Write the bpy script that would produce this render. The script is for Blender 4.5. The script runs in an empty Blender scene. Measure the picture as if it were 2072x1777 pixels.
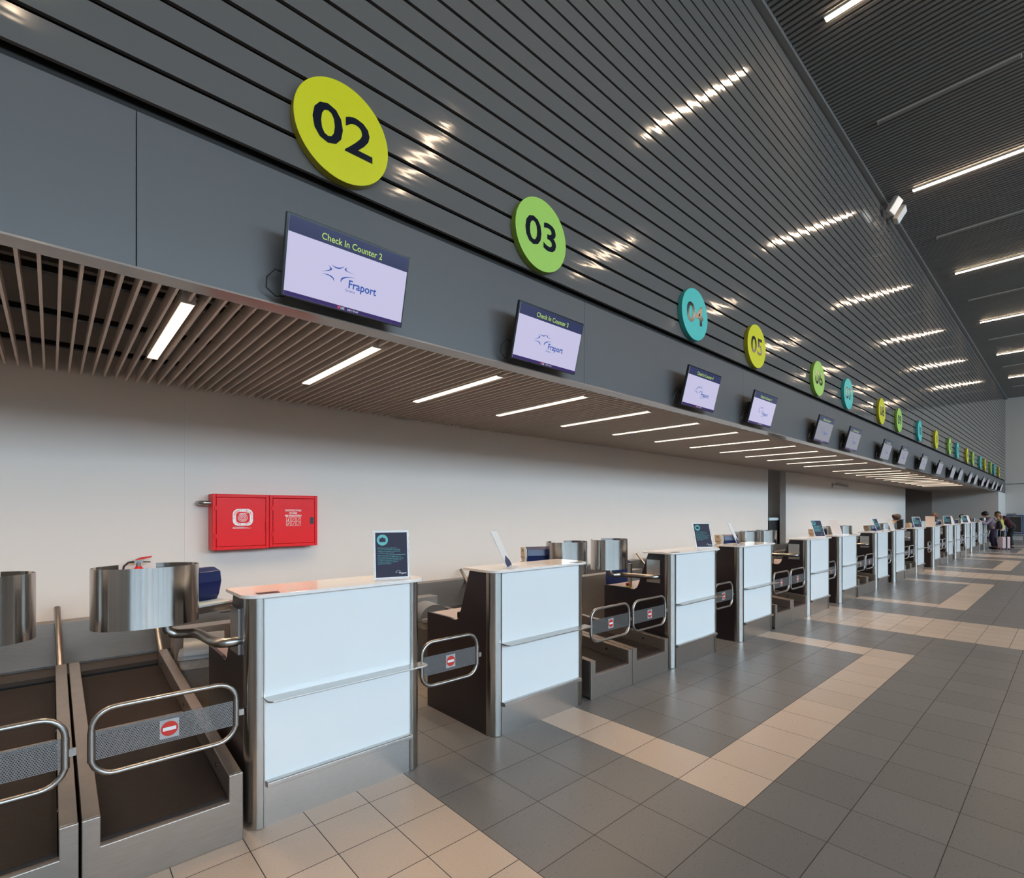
import bpy, bmesh, math, random
from mathutils import Vector, Matrix
random.seed(7)
sc = bpy.context.scene
C = sc.collection
PI = math.pi
# ------------------------------------------------------------------ camera
cam = bpy.data.cameras.new('camera'); co = bpy.data.objects.new('camera', cam); C.objects.link(co)
co.location = (0, 0, 1.620)
co.rotation_euler = (PI/2, 0, math.radians(47.925) - PI/2)
cam.sensor_fit = 'HORIZONTAL'; cam.sensor_width = 36.0
cam.lens = 1032.36/2072*36
cam.shift_y = 148.15/2072
cam.clip_start = 0.05; cam.clip_end = 400
sc.camera = co
# ------------------------------------------------------------------ colour management, world, daylight
sc.view_settings.view_transform = 'Standard'
sc.view_settings.look = 'None'
sc.view_settings.gamma = 1
sc.view_settings.use_curve_mapping = False
sc.view_settings.exposure = 1.36
w = bpy.data.worlds.new('sky'); sc.world = w; w.use_nodes = True
bg = w.node_tree.nodes['Background']
bg.inputs[1].default_value = 2.0
_n = w.node_tree.nodes; _tc = _n.new('ShaderNodeTexCoord'); _sp = _n.new('ShaderNodeSeparateXYZ'); _cr = _n.new('ShaderNodeValToRGB')
_cr.color_ramp.elements[0].position = .50; _cr.color_ramp.elements[0].color = (.035, .040, .030, 1)      # ground and trees
_cr.color_ramp.elements[1].position = .60; _cr.color_ramp.elements[1].color = (.62, .80, 1.0, 1)          # sky
_mr = _n.new('ShaderNodeMapRange'); _mr.inputs[1].default_value = -1; _mr.inputs[2].default_value = 1
w.node_tree.links.new(_tc.outputs['Generated'], _sp.inputs[0]); w.node_tree.links.new(_sp.outputs[2], _mr.inputs[0])
w.node_tree.links.new(_mr.outputs[0], _cr.inputs[0]); w.node_tree.links.new(_cr.outputs[0], bg.inputs[0])
SOUTH = -16.0; XA = -9.0; XB = 42.3; HC = 8.40; YF = 2.86; YB = 5.50; HS = 2.743
def area(name, loc, rot, sx, sy, power, col):
    l = bpy.data.lights.new(name, 'AREA'); l.shape = 'RECTANGLE'; l.size = sx; l.size_y = sy
    l.energy = power; l.color = col
    o = bpy.data.objects.new(name, l); C.objects.link(o); o.location = loc; o.rotation_euler = rot
    return o
# daylight arriving through the long window wall opposite the counters
area('window_daylight', (17, SOUTH-0.9, 6.5), (PI/2, 0, 0), 50, 3.2, 2900, (0.74, 0.88, 1.0))
LAMP_WARM = (1.0, 0.74, 0.50)
SOFFIT_LAMP = 0.75
HALL_LAMP = 20.0
# ------------------------------------------------------------------ materials
def mat(name, col, rough=.5, metal=0., spec=.5, emit=None, es=0., coat=0., aniso=0., noise=0., nscale=30., bump=0., bscale=(60,60,60), trans=0., alpha=1., stretch=None):
    m = bpy.data.materials.new(name); m.use_nodes = True
    nt = m.node_tree; p = nt.nodes['Principled BSDF']
    p.inputs['Base Color'].default_value = (*col, 1)
    p.inputs['Roughness'].default_value = rough
    p.inputs['Metallic'].default_value = metal
    p.inputs['Specular IOR Level'].default_value = spec
    p.inputs['Coat Weight'].default_value = coat
    p.inputs['Transmission Weight'].default_value = trans
    p.inputs['Alpha'].default_value = alpha
    if emit: p.inputs['Emission Color'].default_value = (*emit, 1); p.inputs['Emission Strength'].default_value = es
    if noise or bump:
        tc = nt.nodes.new('ShaderNodeTexCoord'); mp = nt.nodes.new('ShaderNodeMapping')
        nt.links.new(tc.outputs['Object'], mp.inputs[0])
        mp.inputs['Scale'].default_value = stretch or (1, 1, 1)
        n = nt.nodes.new('ShaderNodeTexNoise'); n.inputs['Scale'].default_value = nscale
        n.inputs['Detail'].default_value = 4
        nt.links.new(mp.outputs[0], n.inputs[0])
        if noise:
            hv = nt.nodes.new('ShaderNodeMapRange')
            hv.inputs[3].default_value = 1-noise; hv.inputs[4].default_value = 1+noise
            nt.links.new(n.outputs[0], hv.inputs[0])
            mx = nt.nodes.new('ShaderNodeVectorMath'); mx.operation = 'SCALE'
            mx.inputs[0].default_value = col
            nt.links.new(hv.outputs[0], mx.inputs['Scale'])
            nt.links.new(mx.outputs[0], p.inputs['Base Color'])
        if bump:
            b = nt.nodes.new('ShaderNodeBump'); b.inputs['Strength'].default_value = bump; b.inputs['Distance'].default_value = .01
            nt.links.new(n.outputs[0], b.inputs['Height']); nt.links.new(b.outputs[0], p.inputs['Normal'])
    if aniso:
        p.inputs['Anisotropic Rotation'].default_value = .25
        p.inputs['Anisotropic'].default_value = aniso
        tg = nt.nodes.new('ShaderNodeTangent'); tg.direction_type = 'RADIAL'; tg.axis = 'Z'
        nt.links.new(tg.outputs[0], p.inputs['Tangent'])
    return m
M = {}
M['steel'] = mat('brushed_steel', (.58,.56,.54), .30, 1., noise=.10, nscale=5, stretch=(6,6,60))
M['steel_v'] = mat('brushed_steel_column', (.46,.445,.42), .24, 1., aniso=.7, noise=.12, nscale=8, stretch=(30,30,.4))
M['drum'] = mat('brushed_steel_drum', (.52,.495,.465), .17, 1., aniso=.85, noise=.16, nscale=10, stretch=(12,12,.15))  # vertical streaks in the base colour imitate drawn-out reflections on the brushed shell
M['tube'] = mat('polished_steel_tube', (.38,.365,.35), .30, 1., noise=.05)
M['belt_steel'] = mat('conveyor_steel', (.36,.315,.28), .40, .9, noise=.12, nscale=6, stretch=(2,2,14))
M['white_panel'] = mat('white_laminate', (.80,.83,.84), .16, 0, .5, noise=.01, nscale=4)
M['white_top'] = mat('white_counter_top', (.86,.82,.79), .10, 0, .6, noise=.01, nscale=4)
M['dark_lam'] = mat('dark_laminate', (.022,.016,.018), .36, 0, .5, noise=.08, nscale=12)
M['desk'] = mat('grey_desk_laminate', (.42,.36,.36), .35, noise=.04)
M['belt'] = mat('rubber_belt', (.020,.014,.012), .62, 0, .22, noise=.35, nscale=26, bump=.15)
M['belt_back'] = mat('rubber_belt_collector', (.035,.026,.021), .5, 0, .4, noise=.25, nscale=9, stretch=(.3,3,1))
M['black'] = mat('black_plastic', (.010,.010,.011), .40, noise=.1)
M['tvframe'] = mat('television_bezel', (.022,.026,.030), .22, noise=.05)
M['fascia'] = mat('grey_fascia_paint', (.098,.101,.106), .42, 0, .5, noise=.03, nscale=1.3)
M['gap'] = mat('black_gap_lining', (.008,.006,.005), .6, noise=.2)
M['trimbeige'] = mat('beige_glossy_trim', (.30,.255,.225), .13, 0, .6, noise=.03)
M['slat'] = mat('beige_painted_slat', (.60,.52,.46), .42, noise=.04, nscale=9)
M['plenum'] = mat('plenum_grey', (.10,.095,.09), .8, noise=.15, nscale=4)
M['hallslat'] = mat('grey_ceiling_slat', (.20,.195,.19), .40, 0, .5, noise=.06, nscale=3)
M['wall'] = mat('warm_white_wall', (.71,.655,.61), .62, 0, .3, noise=.015, nscale=2.5)
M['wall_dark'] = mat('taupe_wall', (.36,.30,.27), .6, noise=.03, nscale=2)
M['endwall'] = mat('pale_grey_wall', (.68,.67,.655), .6, 0, .3, noise=.02, nscale=2)
M['red'] = mat('red_cabinet_enamel', (.74,.012,.016), .34, 0, .25, noise=.04, nscale=5)
M['redplastic'] = mat('red_plastic', (.55,.03,.02), .3, noise=.03)
M['white'] = mat('white_print', (.80,.80,.80), .5, noise=.01)
M['navy'] = mat('navy_print', (.052,.058,.115), .35, noise=.03)
M['navyface'] = mat('navy_plastic', (.004,.015,.085), .35, noise=.05)
M['teal'] = mat('teal_print', (.08,.42,.42), .4, noise=.02)
M['beige'] = mat('beige_plastic', (.62,.47,.32), .42, noise=.05)
M['paleblue'] = mat('pale_plastic_rim', (.66,.76,.80), .3, noise=.02)
M['paper'] = mat('card_back_paper', (.66,.52,.44), .45, noise=.03)
M['poster'] = mat('dark_poster_print', (.030,.028,.055), .55, 0, .25, noise=.03)
M['numeral'] = mat('near_black_numeral', (.008,.011,.022), .14, 0, .6, noise=.05)
M['yellow'] = mat('yellow_sign_face', (.68,.67,.006), .35, noise=.02)
M['lime'] = mat('lime_sign_face', (.38,.66,.12), .35, noise=.02)
M['cyan'] = mat('teal_sign_face', (.060,.55,.52), .35, noise=.02)
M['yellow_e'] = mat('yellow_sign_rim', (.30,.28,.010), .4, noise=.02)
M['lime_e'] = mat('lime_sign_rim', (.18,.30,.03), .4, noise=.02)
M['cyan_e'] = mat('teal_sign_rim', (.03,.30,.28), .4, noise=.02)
M['cladding'] = None
M['platelet'] = mat('pale_sign_backing', (.42,.42,.43), .4, noise=.02)
M['nored'] = mat('no_entry_red', (.60,.035,.025), .4, noise=.03)
M['binlid'] = mat('grey_bin_plastic', (.17,.185,.21), .35, noise=.04)
M['binbody'] = mat('dark_grey_bin_plastic', (.12,.12,.12), .4, noise=.05)
M['bag'] = mat('clear_bin_bag', (.50,.48,.45), .2, 0, .6, alpha=.55, noise=.3, nscale=40, bump=.6)
M['chair'] = mat('blue_chair_fabric', (.010,.022,.115), .75, noise=.1, nscale=80)
M['speaker'] = mat('pale_speaker_shell', (.62,.58,.54), .5, noise=.02)
M['camera_grey'] = mat('grey_camera_shell', (.25,.24,.23), .4, noise=.03)
M['unlit'] = mat('unlit_diffuser', (.22,.215,.21), .35, noise=.03)
M['lampbody'] = mat('lamp_housing', (.62,.58,.55), .4, noise=.03)
M['lamp_s'] = mat('lit_diffuser', (.9,.9,.9), .5, emit=(1,.80,.60), es=SOFFIT_LAMP, noise=.01)
M['lamp_h'] = mat('lit_hall_diffuser', (.9,.9,.9), .5, emit=(1,.75,.52), es=HALL_LAMP, noise=.01)
M['acrylic'] = mat('clear_acrylic', (.9,.93,.97), .06, 0, .5, alpha=.30, noise=.02)
M['mullion'] = mat('grey_window_frame', (.30,.31,.32), .4, noise=.03)
M['orange'] = mat('orange_liquid', (.80,.24,.02), .25, noise=.05)
M['scanblue'] = mat('blue_machine_frame', (.015,.07,.22), .35, noise=.05)
M['pinkcase'] = mat('pink_case_shell', (.60,.42,.42), .35, noise=.04)
M['skin'] = mat('skin', (.56,.33,.24), .5, noise=.05)
M['hair_brown'] = mat('dark_brown_hair', (.035,.018,.010), .5, noise=.4, nscale=60, bump=.5)
M['hair_red'] = mat('auburn_hair', (.085,.024,.010), .5, noise=.4, nscale=60, bump=.5)
M['hair_black'] = mat('black_hair', (.012,.008,.007), .5, noise=.4, nscale=60, bump=.5)
M['hair_blond'] = mat('blond_brown_hair', (.24,.12,.045), .5, noise=.4, nscale=60, bump=.5)
M['lilac'] = mat('lilac_knit', (.25,.19,.24), .85, noise=.1, nscale=40)
M['purple'] = mat('dark_purple_cloth', (.040,.026,.060), .8, noise=.1, nscale=40)
M['maroon'] = mat('dark_maroon_cloth', (.055,.010,.016), .8, noise=.1, nscale=40)
M['yellowcloth'] = mat('yellow_cloth', (.62,.55,.14), .8, noise=.08, nscale=40)
M['darkcloth'] = mat('black_cloth', (.012,.012,.016), .85, noise=.1, nscale=40)
M['glassm'] = None
def mesh_screen_mat():                                            # perforated sheet: real round holes let the light through
    m = bpy.data.materials.new('perforated_steel'); m.use_nodes = True; nt = m.node_tree; N = nt.nodes; L = nt.links
    p = N['Principled BSDF']; p.inputs['Base Color'].default_value = (.21,.21,.21,1); p.inputs['Metallic'].default_value = .8; p.inputs['Roughness'].default_value = .4
    tc = N.new('ShaderNodeTexCoord'); sx = N.new('ShaderNodeSeparateXYZ'); L.new(tc.outputs['Object'], sx.inputs[0])
    def mth(op, a, b=None):
        n = N.new('ShaderNodeMath'); n.operation = op
        for i, v in enumerate([a, b]):
            if v is None: continue
            if isinstance(v, (int, float)): n.inputs[i].default_value = v
            else: L.new(v, n.inputs[i])
        return n.outputs[0]
    pt = .0085
    u = mth('DIVIDE', sx.outputs[0], pt); v = mth('DIVIDE', sx.outputs[2], pt*.87)
    row = mth('FLOOR', v); off = mth('MULTIPLY', mth('FLOORED_MODULO', row, 2.), .5)
    fu = mth('SUBTRACT', mth('FLOORED_MODULO', mth('ADD', u, off), 1.), .5)
    fv = mth('SUBTRACT', mth('FLOORED_MODULO', v, 1.), .5)
    d = mth('SQRT', mth('ADD', mth('MULTIPLY', fu, fu), mth('MULTIPLY', fv, fv)))
    a = mth('GREATER_THAN', d, .31)
    L.new(a, p.inputs['Alpha'])
    return m
M['perf'] = mesh_screen_mat()
def glass_mat():
    m = bpy.data.materials.new('window_glass'); m.use_nodes = True; nt = m.node_tree; N = nt.nodes
    for n in list(N):
        if n.type == 'BSDF_PRINCIPLED': N.remove(n)
    out = [n for n in N if n.type == 'OUTPUT_MATERIAL'][0]
    t = N.new('ShaderNodeBsdfTransparent'); t.inputs[0].default_value = (.93,.96,.97,1)
    g = N.new('ShaderNodeBsdfGlossy'); g.inputs['Roughness'].default_value = .02
    f = N.new('ShaderNodeFresnel'); mx = N.new('ShaderNodeMixShader')
    nt.links.new(f.outputs[0], mx.inputs[0]); nt.links.new(t.outputs[0], mx.inputs[1]); nt.links.new(g.outputs[0], mx.inputs[2]); nt.links.new(mx.outputs[0], out.inputs[0])
    return m
M['glassm'] = glass_mat()
def cladding_mat():
    m = mat('grey_metal_cladding', (.165,.158,.153), .085, 0.15, .6)
    nt = m.node_tree; N = nt.nodes; L = nt.links; p = N['Principled BSDF']
    tc = N.new('ShaderNodeTexCoord'); mp = N.new('ShaderNodeMapping'); mp.inputs['Scale'].default_value = (1.0, 1, 7.0)
    n = N.new('ShaderNodeTexNoise'); n.inputs['Scale'].default_value = 1.5; n.inputs['Detail'].default_value = 2
    b = N.new('ShaderNodeBump'); b.inputs['Strength'].default_value = .10; b.inputs['Distance'].default_value = .02
    L.new(tc.outputs['Object'], mp.inputs[0]); L.new(mp.outputs[0], n.inputs[0]); L.new(n.outputs[0], b.inputs['Height']); L.new(b.outputs[0], p.inputs['Normal'])
    return m
M['cladding'] = cladding_mat()
def floor_mat():
    m = bpy.data.materials.new('tiled_floor'); m.use_nodes = True; nt = m.node_tree; N = nt.nodes; L = nt.links
    p = N['Principled BSDF']
    tc = N.new('ShaderNodeTexCoord'); sp = N.new('ShaderNodeSeparateXYZ'); L.new(tc.outputs['Object'], sp.inputs[0])
    X, Y = sp.outputs[0], sp.outputs[1]
    def mth(op, a, b=None, c=None):
        n = N.new('ShaderNodeMath'); n.operation = op
        for i, v in enumerate([a, b, c]):
            if v is None: continue
            if isinstance(v, (int, float)): n.inputs[i].default_value = v
            else: L.new(v, n.inputs[i])
        return n.outputs[0]
    P = 8.365; G = 6.84; TG = G/17; TB = (P-G)/5
    xl = mth('FLOORED_MODULO', mth('SUBTRACT', X, 1.62), P)
    isb = mth('GREATER_THAN', xl, G)                               # beige cross band of small tiles
    def tile(x, size):
        q = mth('DIVIDE', x, size); f = mth('FLOORED_MODULO', q, 1.0)
        e = mth('MINIMUM', f, mth('SUBTRACT', 1.0, f))
        return mth('FLOOR', q), mth('MULTIPLY', e, size)
    gx, ex = tile(xl, TG); gy, ey = tile(mth('SUBTRACT', Y, 2.4233), .4)
    bx, fx = tile(mth('SUBTRACT', xl, G), TB); by, fy = tile(mth('SUBTRACT', Y, 2.645), .3)
    # U-shaped beige border laid in the grey field
    def between(v, a, b): return mth('MULTIPLY', mth('GREATER_THAN', v, a), mth('LESS_THAN', v, b))
    x3, x4, x13, x14 = 3*TG, 4*TG, 14*TG-TG*0, 15*TG
    xa, xb, xc, xd = 3*TG, 4*TG, 13*TG, 14*TG
    inY = mth('GREATER_THAN', Y, 2.4233-1.2)
    legs = mth('MULTIPLY', mth('ADD', between(xl, xa, xb), between(xl, xc, xd)), inY)
    bar = mth('MULTIPLY', between(xl, xa, xd), between(Y, 2.4233-1.2, 2.4233-.8))
    fr = mth('MINIMUM', mth('ADD', legs, bar), 1.0)
    beige = mth('MAXIMUM', isb, fr)
    def mixv(f, a, b): return mth('ADD', mth('MULTIPLY', a, mth('SUBTRACT', 1.0, f)), mth('MULTIPLY', b, f))
    edge = mixv(isb, mth('MINIMUM', ex, ey), mth('MINIMUM', fx, fy))
    grout = mth('LESS_THAN', edge, .0022)
    idx = mth('ADD', mixv(isb, gx, bx), mth('MULTIPLY', mth('FLOOR', mth('DIVIDE', X, P)), 31.7)); idy = mixv(isb, gy, by)
    cv = N.new('ShaderNodeCombineXYZ'); L.new(idx, cv.inputs[0]); L.new(idy, cv.inputs[1])
    wn = N.new('ShaderNodeTexWhiteNoise'); L.new(cv.outputs[0], wn.inputs[0])
    ns = N.new('ShaderNodeTexNoise'); ns.inputs['Scale'].default_value = 90; ns.inputs['Detail'].default_value = 3; L.new(tc.outputs['Object'], ns.inputs[0])
    c1 = N.new('ShaderNodeMix'); c1.data_type = 'RGBA'; c1.inputs[6].default_value = (.200,.188,.182,1); c1.inputs[7].default_value = (.62,.49,.39,1)
    L.new(beige, c1.inputs[0])
    var = mth('MULTIPLY', mth('ADD', .93, mth('MULTIPLY', wn.outputs[0], .14)), mth('ADD', .94, mth('MULTIPLY', ns.outputs[0], .12)))
    sc_ = N.new('ShaderNodeVectorMath'); sc_.operation = 'SCALE'; L.new(c1.outputs[2], sc_.inputs[0]); L.new(var, sc_.inputs['Scale'])
    c2 = N.new('ShaderNodeMix'); c2.data_type = 'RGBA'; c2.inputs[7].default_value = (.055,.045,.040,1)
    L.new(grout, c2.inputs[0]); L.new(sc_.outputs[0], c2.inputs[6]); L.new(c2.outputs[2], p.inputs['Base Color'])
    r = mth('ADD', mth('ADD', .24, mth('MULTIPLY', ns.outputs[0], .10)), mth('MULTIPLY', grout, .4)); L.new(r, p.inputs['Roughness'])
    p.inputs['Specular IOR Level'].default_value = .35
    b = N.new('ShaderNodeBump'); b.inputs['Strength'].default_value = .25; b.inputs['Distance'].default_value = .002
    L.new(mth('SUBTRACT', 1.0, grout), b.inputs['Height']); L.new(b.outputs[0], p.inputs['Normal'])
    return m
M['floor'] = floor_mat()
# ------------------------------------------------------------------ mesh helpers
def box(bm, x0, x1, y0, y1, z0, z1):
    v = [bm.verts.new(p) for p in ((x0,y0,z0),(x1,y0,z0),(x1,y1,z0),(x0,y1,z0),(x0,y0,z1),(x1,y0,z1),(x1,y1,z1),(x0,y1,z1))]
    for f in ((0,3,2,1),(4,5,6,7),(0,1,5,4),(1,2,6,5),(2,3,7,6),(3,0,4,7)): bm.faces.new([v[i] for i in f])
def prism(bm, pts, axis, a, b):
    """extrude a 2-D outline along axis ('x': pts=(y,z), 'y': pts=(x,z), 'z': pts=(x,y))"""
    def P(p, t):
        return {'x': (t, p[0], p[1]), 'y': (p[0], t, p[1]), 'z': (p[0], p[1], t)}[axis]
    A = [bm.verts.new(P(p, a)) for p in pts]; B = [bm.verts.new(P(p, b)) for p in pts]
    bm.faces.new(A); bm.faces.new(B[::-1]); n = len(pts)
    for i in range(n): bm.faces.new((A[i], B[i], B[(i+1) % n], A[(i+1) % n]))
def tube(bm, pts, r, n=10, closed=False, cap=True):
    pts = [Vector(p) for p in pts]; rings = []; m = len(pts)
    for i, p in enumerate(pts):
        if closed: d = (pts[(i+1) % m]-pts[i-1])
        else: d = pts[min(i+1, m-1)]-pts[max(i-1, 0)]
        d.normalize()
        ref = Vector((0,0,1)) if abs(d.z) < .9 else Vector((0,1,0))
        if i == 0 or True:
            a = d.cross(ref).normalized()
            if rings and prev.dot(a) < 0: pass
        if rings:
            a = (prev - d*prev.dot(d)).normalized()
        prev = a; b = d.cross(a)
        rr = r[i] if isinstance(r, (list, tuple)) else r
        rings.append([bm.verts.new(p+a*math.cos(t)*rr+b*math.sin(t)*rr) for t in [2*PI*k/n for k in range(n)]])
    rng = range(m) if closed else range(m-1)
    for i in rng:
        A = rings[i]; B = rings[(i+1) % m]
        if closed and i == m-1:
            k0 = min(range(n), key=lambda k: (B[k].co-A[0].co).length); B = B[k0:]+B[:k0]
        for k in range(n): bm.faces.new((A[k], A[(k+1) % n], B[(k+1) % n], B[k]))
    if cap and not closed: bm.faces.new(rings[0][::-1]); bm.faces.new(rings[-1])
def cyl(bm, c, r, z0, z1, n=24, ry=None):
    ry = ry or r
    prism(bm, [(c[0]+r*math.cos(2*PI*k/n), c[1]+ry*math.sin(2*PI*k/n)) for k in range(n)], 'z', z0, z1)
def lathe(bm, prof, n=20, c=(0,0)):
    rings = [[bm.verts.new((c[0]+r*math.cos(2*PI*k/n), c[1]+r*math.sin(2*PI*k/n), z)) for k in range(n)] for r, z in prof]
    for A, B in zip(rings, rings[1:]):
        for k in range(n): bm.faces.new((A[k], A[(k+1) % n], B[(k+1) % n], B[k]))
    bm.faces.new(rings[0][::-1]); bm.faces.new(rings[-1])
def ellipsoid(bm, c, rx, ry, rz, seg=16, rot=None):
    r = bmesh.ops.create_uvsphere(bm, u_segments=seg, v_segments=seg//2+2, radius=1)
    Mx = Matrix.Translation(c) @ (rot.to_matrix().to_4x4() if rot else Matrix()) @ Matrix.Diagonal((rx, ry, rz, 1))
    bmesh.ops.transform(bm, matrix=Mx, verts=r['verts'])
def finish(name, bm, m, parent=None, smooth=False, bevel=0.):
    bmesh.ops.recalc_face_normals(bm, faces=bm.faces)
    me = bpy.data.meshes.new(name); bm.to_mesh(me); bm.free()
    if smooth:
        for p in me.polygons: p.use_smooth = True
    o = bpy.data.objects.new(name, me); C.objects.link(o)
    if m: me.materials.append(m)
    if parent: o.parent = parent
    if bevel:
        b = o.modifiers.new('bevel', 'BEVEL'); b.width = bevel; b.segments = 2; b.limit_method = 'ANGLE'
    if smooth:
        e = o.modifiers.new('edges', 'EDGE_SPLIT'); e.split_angle = math.radians(38)
    return o
def mk(name, fn, m, parent=None, smooth=False, bevel=0.):
    bm = bmesh.new(); fn(bm); return finish(name, bm, m, parent, smooth, bevel)
def struct(name, fn, m, parent=None, smooth=False, bevel=0.):
    o = mk(name, fn, m, parent, smooth, bevel)
    if not parent: o['kind'] = 'structure'
    return o
def thing(name, label, cat, loc=(0,0,0), rotz=0., group=None):
    o = bpy.data.objects.new(name, None); C.objects.link(o); o.empty_display_size = .1
    o.location = loc; o.rotation_euler = (0,0,rotz); o['label'] = label; o['category'] = cat
    if group: o['group'] = group
    return o
def tag(o, label, cat, group=None, kind=None):
    o['label'] = label; o['category'] = cat
    if group: o['group'] = group
    if kind: o['kind'] = kind
    return o
kids = {}
def dup(root, loc, label=None, rotz=None, name=None):
    def rec(o, parent):
        c = o.copy(); C.objects.link(c); c.parent = parent
        for ch in [x for x in bpy.data.objects if x.parent == o] if o.name not in kids else [bpy.data.objects[k] for k in kids[o.name]]:
            rec(ch, c)
        return c
    r = rec(root, None); r.location = loc
    if rotz is not None: r.rotation_euler = (0,0,rotz)
    if label: r['label'] = label
    return r
def setpart(o, label): o['label'] = label; return o
_textc = {}
def text_mesh(s, size, ext=0., off=0., align='CENTER'):
    k = (s, size, ext, off, align)
    if k in _textc: return _textc[k]
    cu = bpy.data.curves.new('t', 'FONT'); cu.body = s; cu.size = size; cu.extrude = ext; cu.offset = off
    cu.align_x = align; cu.align_y = 'CENTER'; cu.resolution_u = 3
    o = bpy.data.objects.new('t', cu); C.objects.link(o)
    dg = bpy.context.evaluated_depsgraph_get(); dg.update()
    me = bpy.data.meshes.new_from_object(o.evaluated_get(dg)); me = me.copy()
    bpy.data.objects.remove(o); bpy.data.curves.remove(cu)
    _textc[k] = me
    return me
def text(name, s, size, m, parent, loc, rot=(PI/2,0,0), ext=.0, off=0., sx=1., align='CENTER'):
    me = text_mesh(s, size, ext, off, align).copy(); me.materials.clear(); me.materials.append(m)
    o = bpy.data.objects.new(name, me); C.objects.link(o); o.parent = parent
    o.location = loc; o.rotation_euler = rot; o.scale = (sx,1,1)
    return o
# ------------------------------------------------------------------ the room
def fl(bm): box(bm, XA, XB+.3, SOUTH-.3, 9.0, -.2, 0)
struct('floor', fl, M['floor'])
# back wall with its two openings
O1 = (14.12, 15.36); O2 = (30.3, 38.0)
def bw(bm):
    for a, b in ((XA, O1[0]), (O1[1], O2[0]), (O2[1], XB)):
        n = max(1, round((b-a)/3.4)) ; 
        for i in range(n):
            x0 = a+(b-a)*i/n; x1 = a+(b-a)*(i+1)/n
            box(bm, x0, x1-.0006, YB, YB+.16, 0, 3.7)
struct('wall_back', bw, M['wall'])
def rec(bm):
    box(bm, XA, O1[0], 8.6, 8.8, 0, 3.7)
    box(bm, O1[0]-.9, O1[1]+1.2, 7.4, 7.55, 0, 3.7)
    box(bm, O1[1]+.25, O1[1]+.4, YB+.16, 7.4, 0, 3.7)
    box(bm, O1[0]-1.0, O1[0]-.9, YB+.16, 7.4, 0, 3.7)
struct('wall_recess', rec, M['wall'])
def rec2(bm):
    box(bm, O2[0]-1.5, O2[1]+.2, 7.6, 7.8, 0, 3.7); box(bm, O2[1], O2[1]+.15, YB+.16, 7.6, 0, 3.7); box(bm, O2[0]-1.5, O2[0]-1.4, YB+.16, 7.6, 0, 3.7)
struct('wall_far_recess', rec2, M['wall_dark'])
struct('wall_alcove_end', lambda bm: box(bm, O2[1], O2[1]+.15, YF+.14, YB, 0, HS+.02), M['wall'])
struct('wall_pillar', lambda bm: (box(bm, O2[1], XB, YF+.02, YF+.14, 0, HS), box(bm, O2[1]-.001, O2[1]+.5, YF-.005, YF+.02, 0, HS)), M['endwall'])
struct('wall_end', lambda bm: (box(bm, XB, XB+.3, SOUTH, 9.0, 0, 3.29), box(bm, XB-.03, XB+.3, SOUTH, YF+.3, 3.29, HC+.3)), M['endwall'])
struct('wall_near', lambda bm: box(bm, XA-.3, XA, SOUTH, 9.0, 0, HC+.3), M['wall'])
struct('trim_4', lambda bm: box(bm, XB-.034, XB-.028, SOUTH, YF, 3.285, 3.315), M['gap'])
# lower fascia
seams = [.288+3.162*k for k in range(-3, 14)]
def fas(bm):
    xs = sorted([XA]+[s for s in seams if abs(s-17.7) > 1.0]+[17.66, XB])
    for a, b in zip(xs, xs[1:]):
        g = .012 if abs(a-17.66) < .01 else .0015
        box(bm, a+g, b-.0015, YF+.02, YF+.05, HS, 3.455)
struct('wall_fascia', fas, M['fascia'], bevel=.002)
struct('wall_gap_lining', lambda bm: (box(bm, XA, XB, YF+.06, YF+.16, HS+.01, HC+.2)), M['gap'])
PITCH = .172
def clad(bm):
    for k in range(28):
        z0 = 3.671+PITCH*(k-1)+.013; z1 = z0+PITCH-.026
        if k == 0: z0 = 3.510
        if k == 27: z1 = 8.315
        z1 = min(z1, 8.33)
        for xa, xb in ((XA, 17.765), (17.785, XB-.03)):
            rows = []
            for i in range(7):
                t = i/6; y = YF - .0006*(1-(2*t-1)**2)
                z = z0+(z1-z0)*t
                rows.append([bm.verts.new((xa, y, z)), bm.verts.new((xb, y, z))])
            for A, B in zip(rows, rows[1:]): bm.faces.new((A[0], A[1], B[1], B[0]))
            for q, zz in ((rows[0], z0), (rows[-1], z1)):
                c = [bm.verts.new((xa, YF+.022, zz)), bm.verts.new((xb, YF+.022, zz))]
                bm.faces.new((q[0], q[1], c[1], c[0]))
struct('wall_cladding', clad, M['cladding'], smooth=True)
struct('trim_1', lambda bm: (box(bm, XA, O2[1], YF+.012, YF+.135, HS-.012, HS-.002), box(bm, XA, O2[1], YF+.128, YF+.135, HS-.002, HS+.05)), M['trimbeige'])
struct('trim_2', lambda bm: box(bm, XA, XB, YF-.085, YF+.02, 8.345, 8.42), M['hallslat'])
# soffit of beige blades
SP = 1.10/15; X0S = -6.05
LX = [.545+1.10*k for k in range(-6, 34)]                          # lamp positions along the soffit
LY0, LY1 = 3.19, 4.50
def soff(bm):
    n = int((O2[1]-X0S)/SP)
    for i in range(n):
        x = X0S+i*SP
        near = min(abs(x-l) for l in LX)
        segs = [(YF+.135, YB-.06)]
        if near < SP*.5: segs = [(YF+.135, LY0-.02), (LY1+.02, YB-.06)]
        for a, b in segs: box(bm, x-.0068, x+.0068, a, b, HS, HS+.074)
X0S = .545-SP*90
struct('ceiling_soffit', soff, M['slat'])
struct('trim_3', lambda bm: [box(bm, XA, O2[1], y, y+.045, HS+.078, HS+.112) for y in (3.44, 4.17, 4.93)], M['gap'])
struct('ceiling_plenum', lambda bm: box(bm, XA, XB, YF+.16, 8.8, 3.62, 3.7), M['plenum'])
def hall(bm):
    x = XA
    while x < XB-.05:
        box(bm, x, x+.056, SOUTH, YF-.085, HC, HC+.09); x += .1
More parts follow.
